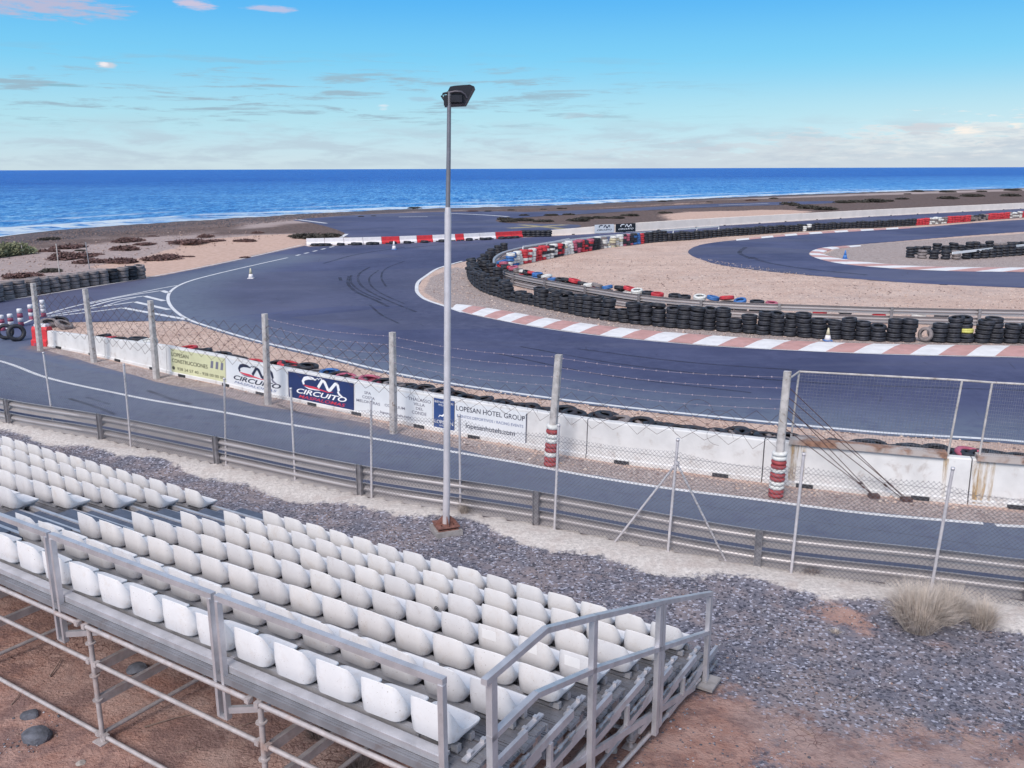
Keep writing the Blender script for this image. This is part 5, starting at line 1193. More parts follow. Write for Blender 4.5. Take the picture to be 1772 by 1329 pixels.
# ---------------------------------------------------------------- light pole
pb0 = G(772, 920); lamp = empty('floodlight_pole', (pb0[0], pb0[1], 0)); tag(lamp, 'tall slim light pole with one dark floodlight, bolted to a rusty base on the gravel', 'light pole')
zj = 5.75; ztp = 7.73
mb = MB(); mb.tube([(0, 0, .17), (.03, 0, .9), (.15, 0, zj)], [.066, .062, .058], 16); mb.tube([(.15, 0, zj), (.15, 0, zj+.12)], [.058, .047], 16); mb.build('lower_pole', M['pole'], lamp)
mb = MB(); mb.tube([(.15, 0, zj+.10), (.18, 0, 6.7), (.21, 0, ztp)], [.040, .036, .033], 14); mb.build('upper_pole', M['pole_up'], lamp)
mb = MB(); Rz = Matrix.Rotation(R(20), 4, 'Z'); mb.box((0, 0, .155), (.42, .42, .022), Rz); mb.box((0, 0, .10), (.38, .38, .018), Rz)
for a in range(4):
    for sx in (-1, 1):
        c = Rz @ Vector((.16*math.cos(a*math.pi/2+.785), .16*math.sin(a*math.pi/2+.785), .12)); mb.tube([c+Vector((0, 0, -.07)), c+Vector((0, 0, .07))], .012, 6)
    d = Vector((math.cos(a*math.pi/2+R(20)), math.sin(a*math.pi/2+R(20)), 0)); n_ = Vector((-d.y, d.x, 0))*.006
    tri = [d*.06+Vector((0, 0, .165)), d*.20+Vector((0, 0, .165)), d*.20+Vector((0, 0, .185)), d*.06+Vector((0, 0, .33))]
    mb.add([p-n_ for p in tri]+[p+n_ for p in tri], [(0, 1, 2, 3), (7, 6, 5, 4), (0, 4, 5, 1), (1, 5, 6, 2), (2, 6, 7, 3), (3, 7, 4, 0)])
mb.build('base_plate', M['rust_base'], lamp)
mb = MB(); mb.box((0, 0, .03), (.50, .50, .12), Rz); mb.build('footing', M['concrete'], lamp)
mb = MB(); O = Vector((.21, 0, ztp-.02))
def hprism(pts, y0, y1, mi=0, k=1., tl=0.):
    pts = [(x*.86, z*.86) for x, z in pts]
    n = len(pts); fr = [O+Vector((x, y0, z)) for x, z in pts]; cx = sum(p[0] for p in pts)/n; cz = sum(p[1] for p in pts)/n
    bk = [O+Vector((cx+(x-cx)*k, y1, cz+(z-cz)*k+tl)) for x, z in pts]; mb.add(fr+bk, [tuple(range(n)), tuple(reversed(range(n, 2*n)))]+[(i, n+i, n+(i+1) % n, (i+1) % n) for i in range(n)], mi)
hprism([(-.03, .02), (.02, .11), (.10, .125), (.385, .145), (.47, .10), (.295, -.20), (-.10, -.215), (-.10, -.19)], -.02, .26, 0, 1.05, -.02)
hprism([(.385, .147), (.478, .112), (.30, -.215), (.285, -.20)], -.03, .30)
flo = mb.build('floodlight', M['head'], lamp)
mb = MB(); mb.tube([O+Vector(p) for p in ((.02, -.06, .0), (.10, -.07, .015), (.20, -.07, .01), (.26, -.05, -.03), (.29, -.03, -.09))], .017, 8); mb.build('bracket', M['head_in'], flo)
mb = MB(); mb.box(O+Vector((.12, -.07, -.10)), (.19, .09, .11)); mb.tube([O+Vector((-.02, -.02, .0)), O+Vector((-.10, -.02, -.02)), O+Vector((-.125, -.02, -.05)), O+Vector((-.085, -.02, -.11)), O+Vector((-.05, -.02, -.17))], .018, 8); mb.box(O+Vector((-.06, 0, -.12)), (.06, .08, .16)); mb.build('ballast_box', M['head'], flo)
# ---------------------------------------------------------------- small things on the track
def cone(x, y, h, cols, label):
    g = G(x, y); root = empty('traffic_cone', (g[0], g[1], .01)); tag(root, label, 'cone'); mb = MB(); mb.box((0, 0, .015), (.8*h*.75, .8*h*.75, .03)); mb.build('base', M[cols[0]], root)
    mb = MB(); mb.lathe([(.0, .03), (.27*h, .03), (.17*h, .45*h), (0, .45*h)], 14); mb.build('cone_body', M[cols[1]], root); mb = MB(); mb.lathe([(0, .45*h), (.17*h, .45*h), (.05*h, h), (0, h)], 14); mb.build('cone_tip', M[cols[2]], root)
cone(434.5, 482, .62, ('white_plastic', 'white_plastic', 'tyre_cream'), 'small white cone standing on the wide asphalt near the painted chevrons')
cone(682, 432, .7, ('cone_blue', 'white_plastic', 'white_plastic'), 'pale cone with a blue foot in front of the first red plastic barrier')
cone(1432, 590, .5, ('cone_blue', 'white_plastic', 'tyre_cream'), 'small white and blue cone in front of the hairpin tyre wall')
cone(1462, 448, .62, ('cone_blue', 'cone_blue', 'cone_blue'), 'blue cone on the infield island inside the inner kerb')
for k, (x_, y0, y1, lb) in enumerate(((5, 572, 545, 'leftmost'), (20, 568, 543, 'second from the left'), (37, 564, 534, 'third from the left'), (55, 553, 527, 'fourth from the left, behind the old post'), (76, 548, 519, 'rightmost, on the tip of the painted lines'))):
    B, T = vert((x_, y0), (x_-2, y1)); root = empty('delineator_post', (B[0], B[1], 0)); tag(root, f'red and white delineator post, {lb}', 'delineator', 'red and white delineator posts'); h = T[2]
    for q in range(4):
        mb = MB(); r_ = .105; mb.lathe([(0, h*q/4), (r_*1.08, h*q/4), (r_, h*(q+.85)/4), (r_*.9, h*(q+1)/4), (0, h*(q+1)/4)], 14); mb.build('band', M['tyre_pink' if (q % 2 == 0 and k != 4) or (k == 4 and q == 0) else 'white_plastic'], root)
for (x_, y_), rot, sc, lb in (((30, 590), (R(78), R(5), R(38)), 1.15, 'black tyre standing on edge by the left delineator posts'), ((11, 588), (R(80), R(-5), R(25)), 1.05, 'black tyre standing half hidden at the left edge of the photo')):
    g = G(x_, y_); o = inst(TY['black'], 'loose_tyre', None, (g[0], g[1], .33), rot, sc); tag(o, lb, 'tyre')
for (x_, y_), lb in (((85, 566), 'grey tyre lying behind the red plastic block'), ((104, 562), 'dark tyre leaning on the heap behind the end of the white barrier'), ((112, 569), 'bluish grey tyre lying at the left end of the gravel wedge')):
    g = G(x_, y_); o = inst(TY['grey' if 'dark' not in lb else 'black'], 'loose_tyre', None, (g[0], g[1], .16), (R(rs.uniform(8, 25)), R(rs.uniform(-15, 15)), 1), 1.2); tag(o, lb, 'tyre')
# red plastic block at the end of the barrier
g = G(76, 597); root = empty('plastic_block', (g[0], g[1], 0), R(-15)); tag(root, 'squat red plastic barrier block at the left end of the white barrier', 'barrier')
mb = MB(); prof = [(-.26, 0), (-.26, .2), (-.17, .26), (-.16, .62), (-.11, .72), (.11, .72), (.16, .62), (.17, .26), (.26, .2), (.26, 0)]; q = len(prof)
vs = [(x_, y_, z_) for x_ in (-.34, -.31, .31, .34) for y_, z_ in prof]; mb.add(vs, [(i*q+j, i*q+j+1, (i+1)*q+j+1, (i+1)*q+j) for i in range(3) for j in range(q-1)]+[tuple(range(q)), tuple(reversed(range(3*q, 4*q)))]); mb.build('body', M['red_plastic'], root)
mb = MB(); mb.box((0, 0, .77), (.52, .20, .09)); mb.build('cap', M['white_plastic'], root); mb = MB(); mb.box((-.12, -.22, .07), (.14, .14, .1)); mb.box((.14, -.22, .07), (.14, .14, .1)); mb.build('foot', M['tyre_pink'], root)
# thin poles on the sand
for (b_, t_), lb in ((((103, 475), (97, 422)), 'thin pale pole behind the dusty tyre wall, middle of three on the sand'), (((155, 466), (148, 419)), 'thin dark pole on the sand, rightmost of three behind the tyre wall'), (((39, 442), (37, 424)), 'short pale pole in front of the green bush')):
    B, T = vert(b_, t_); mb = MB(); mb.tube([(0, 0, 0), (T[0]-B[0], T[1]-B[1], T[2])], .035, 6); tag(mb.build('thin_pole', M['post_old'] if 'pale' in lb else M['galv'], None, (B[0], B[1], 0)), lb, 'pole')
# ---------------------------------------------------------------- vegetation
def shrub_me(m, n, rad, hgt, leaf, seed, twig=False):
    r0 = random.Random(seed); lobes = [(r0.uniform(-.6, .6)*rad, r0.uniform(-.5, .5)*rad, r0.uniform(.35, .7)*rad, r0.uniform(.6, 1.)*hgt) for _ in range(7)]
    mb = MB()
    for _ in range(n):
        cx, cy, cr, ch = r0.choice(lobes); a = r0.uniform(0, 6.28); rr = cr*r0.random()**.5; z = ch*math.sqrt(max(0, 1-(rr/cr)**2))*r0.uniform(.55, 1.05); p = Vector((cx+rr*math.cos(a), cy+rr*math.sin(a), max(.01, z)))
        d = Vector((r0.gauss(0, 1), r0.gauss(0, 1), r0.gauss(.5, .8))).normalized(); sd_ = d.cross(Vector((r0.gauss(0, 1), r0.gauss(0, 1), r0.gauss(0, 1)))).normalized(); l = leaf*r0.uniform(.5, 1.5); w = l*(.10 if twig else .35)
        mb.add([p-sd_*w, p+sd_*w, p+d*l], [(0, 1, 2)])
        if r0.random() < .25: mb.add([p-sd_*w, p+sd_*w, Vector((cx*.7, cy*.7, 0))], [(0, 1, 2)])
    fo = mb.build('foliage', m); me = fo.data; bpy.data.objects.remove(fo)
    mb = MB()
    for _ in range(7):
        a = r0.uniform(0, 6.28); mb.tube([(0, 0, 0), (rad*.3*math.cos(a), rad*.3*math.sin(a), hgt*.4), (rad*.6*math.cos(a), rad*.6*math.sin(a), hgt*.75)], [.025*rad, .015*rad, .005*rad], 4)
    so = mb.build('stem', M['shrub_stem']); ms = so.data; bpy.data.objects.remove(so)
    return me, ms
VR = [shrub_me(M['shrub_red'], 1300, 1., .42, .17, s) for s in (1, 2)]; VD = [shrub_me(M['shrub_dk'], 1200, 1., .5, .15, s) for s in (3, 4)]; VG = [shrub_me(M['shrub_gr'], 2600, 1., .75, .13, 5)]
shr = [(215, 418, 45, 'r'), (265, 410, 18, 'r'), (256, 424, 32, 'r'), (218, 432, 48, 'r'), (163, 442, 27, 'r'), (118, 430, 46, 'r'), (205, 454, 52, 'r'), (278, 448, 54, 'r'), (310, 445, 18, 'r'), (328, 445, 17, 'r'), (110, 447, 66, 'r'), (152, 454, 44, 'r'), (296, 419, 15, 'r'), (338, 422, 58, 'r'), (425, 418, 32, 'r'), (427, 446, 17, 'r'), (88, 415, 30, 'd'), (82, 436, 32, 'r'), (90, 470, 34, 'd'), (40, 480, 50, 'r'), (140, 434, 15, 'd'), (355, 410, 30, 'r'), (445, 404, 24, 'r'), (372, 418, 30, 'r'),
       (540, 412, 60, 'd'), (570, 409, 40, 'd'), (515, 410, 30, 'd'), (625, 375, 10, 'd'), (646, 374, 8, 'd'), (716, 361, 22, 'd'), (818, 366, 16, 'r'), (844, 366, 12, 'd'), (885, 364, 12, 'd'), (941, 363, 12, 'd'), (968, 361, 12, 'd'), (978, 361, 8, 'd'), (907, 373, 18, 'd'), (953, 373, 22, 'd'), (983, 372, 20, 'd'), (872, 380, 30, 'd'), (905, 382, 36, 'd'), (1000, 382, 34, 'd'), (1015, 379, 30, 'd'), (1040, 378, 30, 'd'), (1070, 378, 28, 'd'), (880, 384, 30, 'd'), (940, 384, 30, 'd'), (1090, 374, 30, 'd'), (1150, 369, 22, 'd'),
       (1363, 354, 30, 'd'), (1378, 356, 20, 'd'), (1402, 361, 40, 'd'), (1426, 363, 36, 'd'), (1395, 358, 24, 'd'), (1460, 351, 30, 'd'), (1478, 350, 28, 'd'), (1492, 351, 20, 'd'), (1513, 350, 40, 'd'), (1530, 349, 24, 'd'), (1589, 332, 20, 'd'), (1570, 336, 10, 'd'), (1145, 349, 14, 'd'), (1160, 348, 12, 'd'), (1228, 350, 10, 'd'), (1340, 344, 14, 'd'), (1640, 333, 22, 'd'), (1750, 330, 22, 'd'), (1680, 340, 30, 'd'), (1640, 344, 30, 'd'), (1560, 345, 20, 'd'), (1750, 340, 30, 'd'), (1300, 347, 18, 'r'), (1700, 332, 14, 'd')]
def where(x): return 'far left of the sand' if x < 130 else 'sand left of the track' if x < 330 else 'sand above the left road' if x < 480 else 'ground by the plastic barriers' if x < 610 else 'shore behind the light pole' if x < 800 else 'plain behind the cream wall' if x < 1200 else 'far plain at right'
cnt = {}
for k, (x_, y_, w_, c) in enumerate(sorted(shr)):
    g = G(x_, y_); depth = np.hypot(g[0], g[1]); sc = w_/2/F*depth; V = (VR if c == 'r' else VD)[k % 2]; wh = where(x_); cnt[wh] = cnt.get(wh, 0)+1
    root = empty('low_shrub', (g[0], g[1], 0), rs.uniform(0, 6)); tag(root, f'{"dry reddish" if c == "r" else "dark low"} shrub, {ordw(cnt[wh])} from the left on the {wh}', 'shrub', 'low shrubs on the coastal plain')
    zs = sc*(1. if c == 'r' else .9)
    inst(V[0], 'foliage', root, (0, 0, 0), (0, 0, 0), (sc*1.05, sc*1.1, zs*.60)); inst(V[1], 'stem', root, (0, 0, 0), (0, 0, 0), (sc, sc, zs*.7))
for (x_, y_, w_), lb in (((-5, 444, 60), 'dense green bush cut by the left edge of the photo'), ((30, 441, 52), 'rounded green bush on the sand left of the tyre wall')):
    g = G(x_, y_); depth = np.hypot(g[0], g[1]); sc = w_/2/F*depth; root = empty('green_bush', (g[0], g[1], 0)); tag(root, lb, 'bush', 'green bushes'); inst(VG[0][0], 'foliage', root, (0, 0, 0), (0, 0, sc), (sc, sc, sc*.95)); inst(VG[0][1], 'stem', root, (0, 0, 0), (0, 0, 0), sc*.7)
def tuft(x, y, w, h, n, label, m='straw', seed=1, base=None):
    g = GG(x, y); depth = np.linalg.norm(g-CAM); rad = w/2/F*depth; ht = h/F*depth; r0 = random.Random(seed); root = empty('dry_grass_tuft', tuple(g)); tag(root, label, 'dry grass')
    for part, cnt_, mm, k in (('blades', n, m, 1.), ('dead_base', n//3, 'straw_dk', .55)):
        mb = MB()
        for _ in range(cnt_):
            a = r0.uniform(0, 6.28); b0 = Vector((math.cos(a), math.sin(a), 0))*rad*.35*r0.random()**.5; lean = r0.random()**.8*rad*.95*k; L = ht*k*r0.uniform(.45, 1.)*(1-.35*(lean/rad))
            d = Vector((math.cos(a+r0.gauss(0, .3)), math.sin(a+r0.gauss(0, .3)), 0)); p1 = b0+d*lean*.4+Vector((0, 0, L*.6)); p2 = b0+d*lean+Vector((0, 0, L*r0.uniform(.7, 1.05))); ww = r0.uniform(.0016, .0034); sdv = Vector((-d.y, d.x, 0))*ww
            if r0.random() < .5: sdv = Vector((r0.gauss(0, 1), r0.gauss(0, 1), 0)).normalized()*ww
            mb.add([b0-sdv, b0+sdv, p1+sdv*.8, p1-sdv*.8, p2], [(0, 1, 2, 3), (3, 2, 4)])
        mb.build(part, M[mm], root)
tuft(1588, 1088, 125, 100, 2600, 'big clump of dry straw grass against the guardrail at right', seed=2)
tuft(1635, 1075, 90, 85, 1400, 'straw grass clump crowding the right side of the biggest one', seed=3)
tuft(1698, 1085, 75, 62, 1000, 'smaller dry grass clump by the guardrail near the right edge', seed=4)
tuft(1405, 998, 40, 22, 200, 'small dark dry tuft at the foot of the fence post', 'straw_dk', 5)
tuft(803, 890, 34, 36, 300, 'small straw tuft beside the light pole foot', seed=6)
tuft(552, 1275, 60, 26, 380, 'flattened dry grass under the grandstand', 'straw_dk', 7)
tuft(620, 1330, 80, 26, 380, 'dead grass beneath the back row of seats at the bottom edge', 'straw_dk', 8)
tuft(1445, 1095, 30, 10, 90, 'sparse dry weed on the dark gravel', 'straw', 9)
# rocks
def rock(x, y, w, label, m='rock', seed=1, sq=.5):
    g = GG(x, y); r0 = random.Random(seed); rad = w/2/F*np.linalg.norm(g-CAM); bm = bmesh.new(); bmesh.ops.create_icosphere(bm, subdivisions=3, radius=1)
    ax = [(Vector((r0.gauss(0, 1), r0.gauss(0, 1), r0.gauss(0, 1))).normalized(), r0.uniform(.6, .9)) for _ in range(9)]
    for v in bm.verts:
        for a, d in ax:
            q = v.co.dot(a)
            if q > d: v.co -= a*(q-d)*.9
        v.co *= rad*(1+r0.uniform(-.02, .02)); v.co.z *= sq
    me = bpy.data.meshes.new('rock'); bm.to_mesh(me); bm.free(); me.materials.append(M[m]); o = bpy.data.objects.new('rock', me); link(o); o.location = (g[0], g[1], g[2]+rad*sq*.4); o.rotation_euler = (0, 0, r0.uniform(0, 6)); tag(o, label, 'rock')
rock(63, 1278, 44, 'biggest dark rock on the red earth at the lower left', seed=1); rock(240, 1160, 36, 'dark flat rock on the red earth behind the first tall leg', seed=2, sq=.4); rock(52, 1240, 26, 'smaller dark rock just above the biggest one at lower left', seed=3)
rock(140, 1322, 14, 'pale pinkish stone at the bottom edge near the scaffold tube', 'rock_lt', 4); rock(1138, 1248, 15, 'pale stone beside the foot of the side handrail', 'rock_lt', 5); rock(1057, 1300, 22, 'pale wedge-shaped stone under the open end of the grandstand', 'rock_lt', 6, .8); rock(1192, 1152, 7, 'dark stone beside the front corner of the grandstand', seed=7)
for k, (a, b, lb) in enumerate((((86, 1172), (107, 1140), 'short dry stick on the red earth left of the first leg'), ((250, 1260), (345, 1235), 'long thin dry stick lying under the grandstand'), ((1095, 1290), (1135, 1302), 'thin twig on the red earth right of the grandstand'))):
    p, q = GG(*a), GG(*b); mb = MB(); c = (p+q)/2; mb.tube([tuple(p-c+np.array([0, 0, .012])), tuple(np.array([.01, .02, .02])), tuple(q-c+np.array([0, 0, .012]))], [.010, .007, .004], 6); tag(mb.build('dry_stick', M['stick'], None, tuple(c)), lb, 'stick')
rs2 = random.Random(12)
for k, (x_, y_) in enumerate(((1290, 1225), (1395, 1268), (1560, 1300), (1480, 1205), (1660, 1275), (30, 1205), (320, 1300), (420, 1255))):
    p = GG(x_, y_); a = rs2.uniform(0, 3.1); l = rs2.uniform(.10, .22); d = np.array([math.cos(a), math.sin(a), 0])*l; mb = MB(); mb.tube([tuple(-d+np.array([0, 0, .008])), (.02, -.015, .016), tuple(d+np.array([0, 0, .006]))], [.006, .005, .002], 5)
    tag(mb.build('dry_stick', M['stick'], None, tuple(p)), f'tiny twig on the near ground, {ordw(k+1)} of eight counted from the middle of the right side' if False else ['tiny twig on the red earth right of the grandstand corner', 'tiny twig on the pinkish earth below the dark gravel', 'tiny twig near the bottom edge right of centre', 'tiny twig where the dark gravel ends', 'tiny twig near the bottom right corner', 'tiny twig at the left edge above the biggest rock', 'tiny twig under the stand near the bottom edge', 'tiny twig beside the flattened grass under the stand'][k], 'stick')
# loose stones on the gravel: nobody could count them
def stones(name, n, sampler, size, mats, seed):
    r0 = np.random.default_rng(seed); ico = [(0, 0, -1), (.72, -.53, -.45), (-.28, -.85, -.45), (-.89, 0, -.45), (-.28, .85, -.45), (.72, .53, -.45), (.28, -.85, .45), (-.72, -.53, .45), (-.72, .53, .45), (.28, .85, .45), (.89, 0, .45), (0, 0, 1)]
    fac = [(0, 1, 2), (1, 0, 5), (0, 2, 3), (0, 3, 4), (0, 4, 5), (1, 5, 10), (2, 1, 6), (3, 2, 7), (4, 3, 8), (5, 4, 9), (1, 10, 6), (2, 6, 7), (3, 7, 8), (4, 8, 9), (5, 9, 10), (6, 10, 11), (7, 6, 11), (8, 7, 11), (9, 8, 11), (10, 9, 11)]
    ico = np.array(ico); fac = np.array(fac); V = []; Fc = []; mi = []
    P = sampler(r0, n); n = len(P)
    for k in range(n):
        s = size[0]*(size[1]/size[0])**(r0.random()**2.2); v = ico*r0.uniform(.6, 1.25, (12, 1))*np.array([s*r0.uniform(.7, 1.3), s*r0.uniform(.7, 1.3), s*.55]); a = r0.uniform(0, 6.28); c, q = math.cos(a), math.sin(a)
        v = np.stack([v[:, 0]*c-v[:, 1]*q, v[:, 0]*q+v[:, 1]*c, v[:, 2]], -1)+np.array([P[k][0], P[k][1], P[k][2]+s*.2]); V.append(v); Fc.append(fac+12*k); mi.append(np.full(20, r0.choice(len(mats), p=mats_p(len(mats)))))
    V = np.concatenate(V); Fc = np.concatenate(Fc); mi = np.concatenate(mi).astype(np.int32)
    me = bpy.data.meshes.new(name); me.vertices.add(len(V)); me.vertices.foreach_set('co', V.ravel()); me.loops.add(Fc.size); me.loops.foreach_set('vertex_index', Fc.ravel().astype(np.int32)); me.polygons.add(len(Fc)); me.polygons.foreach_set('loop_start', np.arange(0, Fc.size, 3, dtype=np.int32)); me.update(calc_edges=True)
    for m in mats: me.materials.append(m)
    me.polygons.foreach_set('material_index', mi); o = bpy.data.objects.new(name, me); link(o); tag(o, kind='stuff'); return o
def mats_p(k): return {3: [.50, .28, .22], 4: [.46, .32, .09, .13]}[k]
def flat(name, c): return mat(name, c, .9, var=.3, vscale=40)
S1 = flat('gravel_dark', (.095, .095, .115)); S2 = flat('gravel_mid', (.27, .265, .30)); S3 = flat('gravel_pale', (.52, .51, .55)); S4 = flat('gravel_brown', (.30, .20, .17)); S5 = flat('gravel_tan', (.58, .43, .36)); S6 = flat('gravel_light', (.68, .57, .50)); S7 = flat('gravel_umber', (.22, .16, .15))
def samp_near(r0, n):
    out = []
    rpoly = P2(rail_px)+[np.array([60., -60.]), np.array([-60., -60.])]
    X = r0.uniform(-16, 14, n*6); Y = r0.uniform(4, 24, n*6); ins = pip(X, Y, rpoly); s = (X-P0[0])*FV[0]+(Y-P0[1])*FV[1]; a = (X-P0[0])*RV[0]+(Y-P0[1])*RV[1]
    u, v = proj_np(X, Y); vis = (u > -80) & (u < 1860) & (v < 1400) & (v > 700); und = (a > -.8) & (s > .1) & (s < 4.6) & (a > .3)
    clump = (np.sin(X*1.7+np.sin(Y*1.3)*2)+np.sin(Y*2.3+X*.7)+np.sin(X*4.1-Y*3.3)*.6) > -.6+1.2*(s < 3)
    fd = sdist(X, Y, [tuple(p[:2]) for p in feet], False)
    ok = ins & vis & ~und & clump & ((fd > .75) | (r0.random(len(X)) < .10)); X, Y = X[ok][:n], Y[ok][:n]; return list(zip(X, Y, gz(X, Y)))
def proj_np(X, Y, Z=0):
    D = np.stack([X, Y, np.zeros_like(X)+Z-CH], -1); z = D@_f; z = np.where(z < .1, .1, z); return 886+F*(D@_r2)/z, 664.5-F*(D@_u2)/z
stones('gravel_stones', 30000, samp_near, (.004, .021), [S1, S2, S3, S4], 5)
def samp_poly(pxs, excl=None):
    poly = P2(pxs); xs = [p[0] for p in poly]; ys = [p[1] for p in poly]
    def f(r0, n):
        X = r0.uniform(min(xs), max(xs), n*8); Y = r0.uniform(min(ys), max(ys), n*8); ok = pip(X, Y, poly); X, Y = X[ok][:n], Y[ok][:n]; return list(zip(X, Y, X*0))
    return f
stones('runoff_stones', 9000, samp_poly([(130, 560), (320, 555), (441, 592), (669, 646), (960, 694), (1304, 733), (1772, 770), (1860, 780), (1860, 900), (1290, 850), (910, 800), (640, 730), (390, 676), (163, 612)]), (.015, .05), [S5, S6, S7], 6)
stones('infield_stones', 9000, samp_poly([(735, 500), (800, 458), (1000, 440), (1200, 445), (1500, 490), (1860, 505), (1860, 600), (1393, 592), (1125, 574), (925, 548), (800, 528)]), (.02, .06), [S5, S6, S7], 7)
stones('beach_stones', 7000, samp_poly([(-60, 418), (0, 411), (160, 395), (300, 386), (444, 377), (560, 370), (620, 368), (560, 376), (444, 388), (300, 402), (160, 410), (0, 432), (-60, 440)]), (.04, .13), [S7, S1, S7], 8)
stones('plain_stones', 1500, samp_poly([(0, 430), (160, 410), (400, 396), (500, 405), (300, 440), (200, 475), (0, 505)]), (.03, .10), [S4, S7, S5], 9)
# ---------------------------------------------------------------- world
SUN_EL, SUN_AZ = R(42), R(205)                # behind the viewer, a little to the left
world = bpy.data.worlds.new('World'); SC.world = world; world.use_nodes = True; n = N(world.node_tree); bg = n.n['Background']
geo = n.new('ShaderNodeTexCoord').outputs['Generated']
sx_ = n.new('ShaderNodeSeparateXYZ'); n.l.new(geo, sx_.inputs[0]); X_, Y_, Z_ = sx_.outputs
sky = n.new('ShaderNodeTexSky', sky_type='NISHITA'); sky.sun_disc = False; sky.sun_elevation = SUN_EL; sky.sun_rotation = SUN_AZ; sky.air_density = 1.; sky.dust_density = 1.; sky.ozone_density = 1.2
cmb = n.new('ShaderNodeCombineXYZ'); n.l.new(X_, cmb.inputs[0]); n.l.new(Y_, cmb.inputs[1]); n.l.new(n.math('ADD', n.math('MULTIPLY', n.math('MAXIMUM', Z_, 0.), 2.6), .03), cmb.inputs[2]); nv_ = n.new('ShaderNodeVectorMath', operation='NORMALIZE'); n.l.new(cmb.outputs[0], nv_.inputs[0]); n.l.new(nv_.outputs[0], sky.inputs[0])
az = n.math('ARCTAN2', X_, Y_); el = Z_
hs = n.new('ShaderNodeHueSaturation'); n.l.new(sky.outputs[0], hs.inputs['Color']); hs.inputs['Saturation'].default_value = .55; c = hs.outputs[0]
KS = 3.74                                    # radiance of the low sky against the nodes' strength
def sc3(t): return tuple(v*KS for v in t)
g_ = n.mix(n.ss(el, .0, .06), sc3((.53, .67, .75)), sc3((.38, .70, .80))); g_ = n.mix(n.ss(el, .045, .12), g_, sc3((.15, .60, .90))); g_ = n.mix(n.ss(el, .10, .19), g_, sc3((.035, .43, .93)))
g_ = n.mix(n.math('MULTIPLY', n.math('MULTIPLY', n.ss(az, .1, .6), n.ss(el, .10, .01)), .45), g_, sc3((.72, .76, .74)))
c = n.mix(n.math('MULTIPLY', n.ss(el, .5, .18), .9), c, g_)
cv = n.new('ShaderNodeCombineXYZ'); n.l.new(n.math('MULTIPLY', az, 7.), cv.inputs[0]); n.l.new(n.math('MULTIPLY', el, 42.), cv.inputs[1]); cv = cv.outputs[0]
c1 = n.noise(cv, 1.6, 7, .62, .3); c2 = n.noise(n.mapping(cv, (1, 1, 1), (0, 0, 0), (7, 3, 0)), 4.2, 7, .65, .2)
# grey-teal streaks, mainly left, 3..7 degrees up
sv = n.new('ShaderNodeCombineXYZ'); n.l.new(n.math('MULTIPLY', az, 9.), sv.inputs[0]); n.l.new(n.math('MULTIPLY', el, 105.), sv.inputs[1]); s1 = n.noise(sv.outputs[0], 1.0, 7, .68, .3)
msk = n.math('MULTIPLY', n.math('MULTIPLY', n.ss(el, .030, .055), n.ss(el, .125, .085)), n.ss(az, .32, -.05))
c = n.mix(n.math('MULTIPLY', n.math('MULTIPLY', n.ss(s1, .495, .63), msk), .85), c, sc3((.33, .47, .57)))
# soft low bank
msk = n.math('MULTIPLY', n.ss(el, -.01, .012), n.ss(el, .062, .026)); c = n.mix(n.math('MULTIPLY', n.math('MULTIPLY', n.ss(c1, .42, .62), msk), .6), c, sc3((.48, .58, .68)))
# puffs with bright heads, growing to the right
top_ = n.math('ADD', .022, n.math('MULTIPLY', n.ss(az, .1, .52), .024))
puff = n.math('ADD', c2, n.math('MULTIPLY', n.math('SUBTRACT', top_, el), 9.)); pm = n.math('MULTIPLY', n.ss(puff, .50, .60), n.ss(az, -.18, .30))
head = n.ss(n.math('SUBTRACT', puff, .52), .30, .0)
c = n.mix(n.math('MULTIPLY', pm, .50), c, n.mix(n.math('MULTIPLY', head, n.ss(az, .15, .5)), sc3((.58, .62, .70)), sc3((.95, .90, .86))))
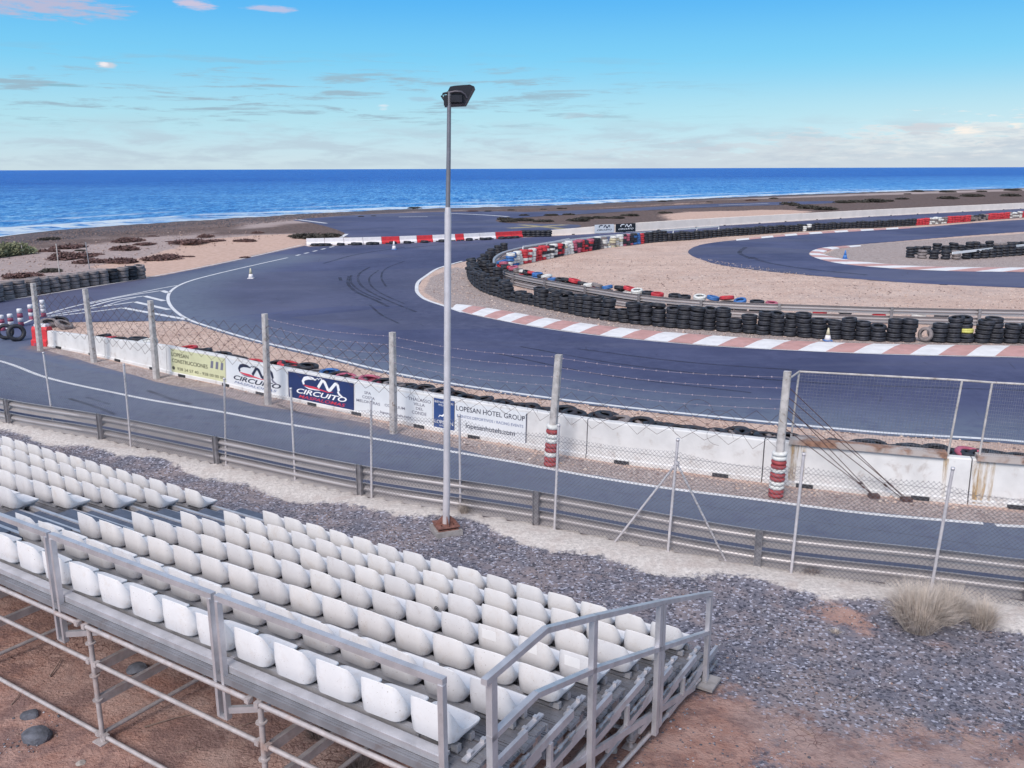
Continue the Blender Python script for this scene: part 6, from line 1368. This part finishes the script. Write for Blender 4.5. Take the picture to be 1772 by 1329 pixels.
# single clouds
def blob(a0, e0, wa, we, thr, col, k):
    global c
    da = n.math('DIVIDE', n.math('SUBTRACT', az, a0), wa); de = n.math('DIVIDE', n.math('SUBTRACT', el, e0), we)
    r2 = n.math('ADD', n.math('MULTIPLY', da, da), n.math('MULTIPLY', de, de)); f_ = n.math('ADD', n.math('SUBTRACT', 1., r2), n.math('MULTIPLY', n.math('SUBTRACT', c2, .5), 2.6))
    c = n.mix(n.math('MULTIPLY', n.ss(f_, thr, thr+.7), k), c, sc3(col))
def at_(x, y): d = ray(x, y); d = d/np.linalg.norm(d); return math.atan2(d[0], d[1]), d[2]
for x_, y_, w_, h_, col, k in ((60, 8, 230, 34, (.52, .50, .66), .9), (340, 8, 50, 16, (.66, .58, .72), .9), (470, 15, 60, 9, (.62, .58, .75), .7), (183, 114, 24, 10, (.66, .66, .72), .9), (180, 112, 12, 7, (.95, .90, .92), .8), (55, 118, 18, 5, (.30, .52, .66), .8), (663, 186, 16, 8, (.88, .86, .90), .7), (115, 148, 60, 3.5, (.25, .50, .62), .8), (440, 154, 36, 3, (.28, .52, .64), .7), (732, 172, 40, 7, (.38, .58, .72), .7), (1000, 200, 60, 9, (.48, .60, .70), .6), (1600, 222, 70, 14, (.62, .66, .72), .8), (1670, 226, 46, 10, (1.0, .92, .84), .9), (1762, 216, 22, 9, (1., .92, .84), .8)):
    a0, e0 = at_(x_, y_); a1_, _ = at_(x_+w_, y_); _, e1 = at_(x_, y_-h_); blob(a0, e0, abs(a1_-a0), abs(e1-e0), .35, col, k)
n.l.new(c, bg.inputs['Color']); bg.inputs['Strength'].default_value = .12
sun = bpy.data.lights.new('sun', 'SUN'); sun.energy = 1.35; sun.angle = R(24); sun.color = (1., .92, .85); so = bpy.data.objects.new('sun', sun); COL.objects.link(so)
dsun = Vector((math.sin(SUN_AZ)*math.cos(SUN_EL), math.cos(SUN_AZ)*math.cos(SUN_EL), math.sin(SUN_EL))); so.rotation_euler = dsun.to_track_quat('Z', 'Y').to_euler(); so.location = (0, -10, 20)
# ---------------------------------------------------------------- camera, view
cd = bpy.data.cameras.new('camera'); cam = bpy.data.objects.new('camera', cd); COL.objects.link(cam); cd.sensor_fit = 'HORIZONTAL'; cd.sensor_width = 36; cd.lens = F/W0*36; cd.clip_start = .1; cd.clip_end = 90000
Mx = Matrix(((_r2[0], _u2[0], -_f[0], 0), (_r2[1], _u2[1], -_f[1], 0), (_r2[2], _u2[2], -_f[2], CH), (0, 0, 0, 1))); cam.matrix_world = Mx
SC.camera = cam; SC.render.resolution_x = 1024; SC.render.resolution_y = 768
vs_ = SC.view_settings; vs_.view_transform = 'Standard'; vs_.look = 'None'; vs_.exposure = 1.15; vs_.gamma = 1
for o in COL.objects:
    if o.get('label') and len(o['label'].replace('-', ' ').split()) > 16: print('LONG', o['label'])
print('objects', len(COL.objects), 'seats', nseat)
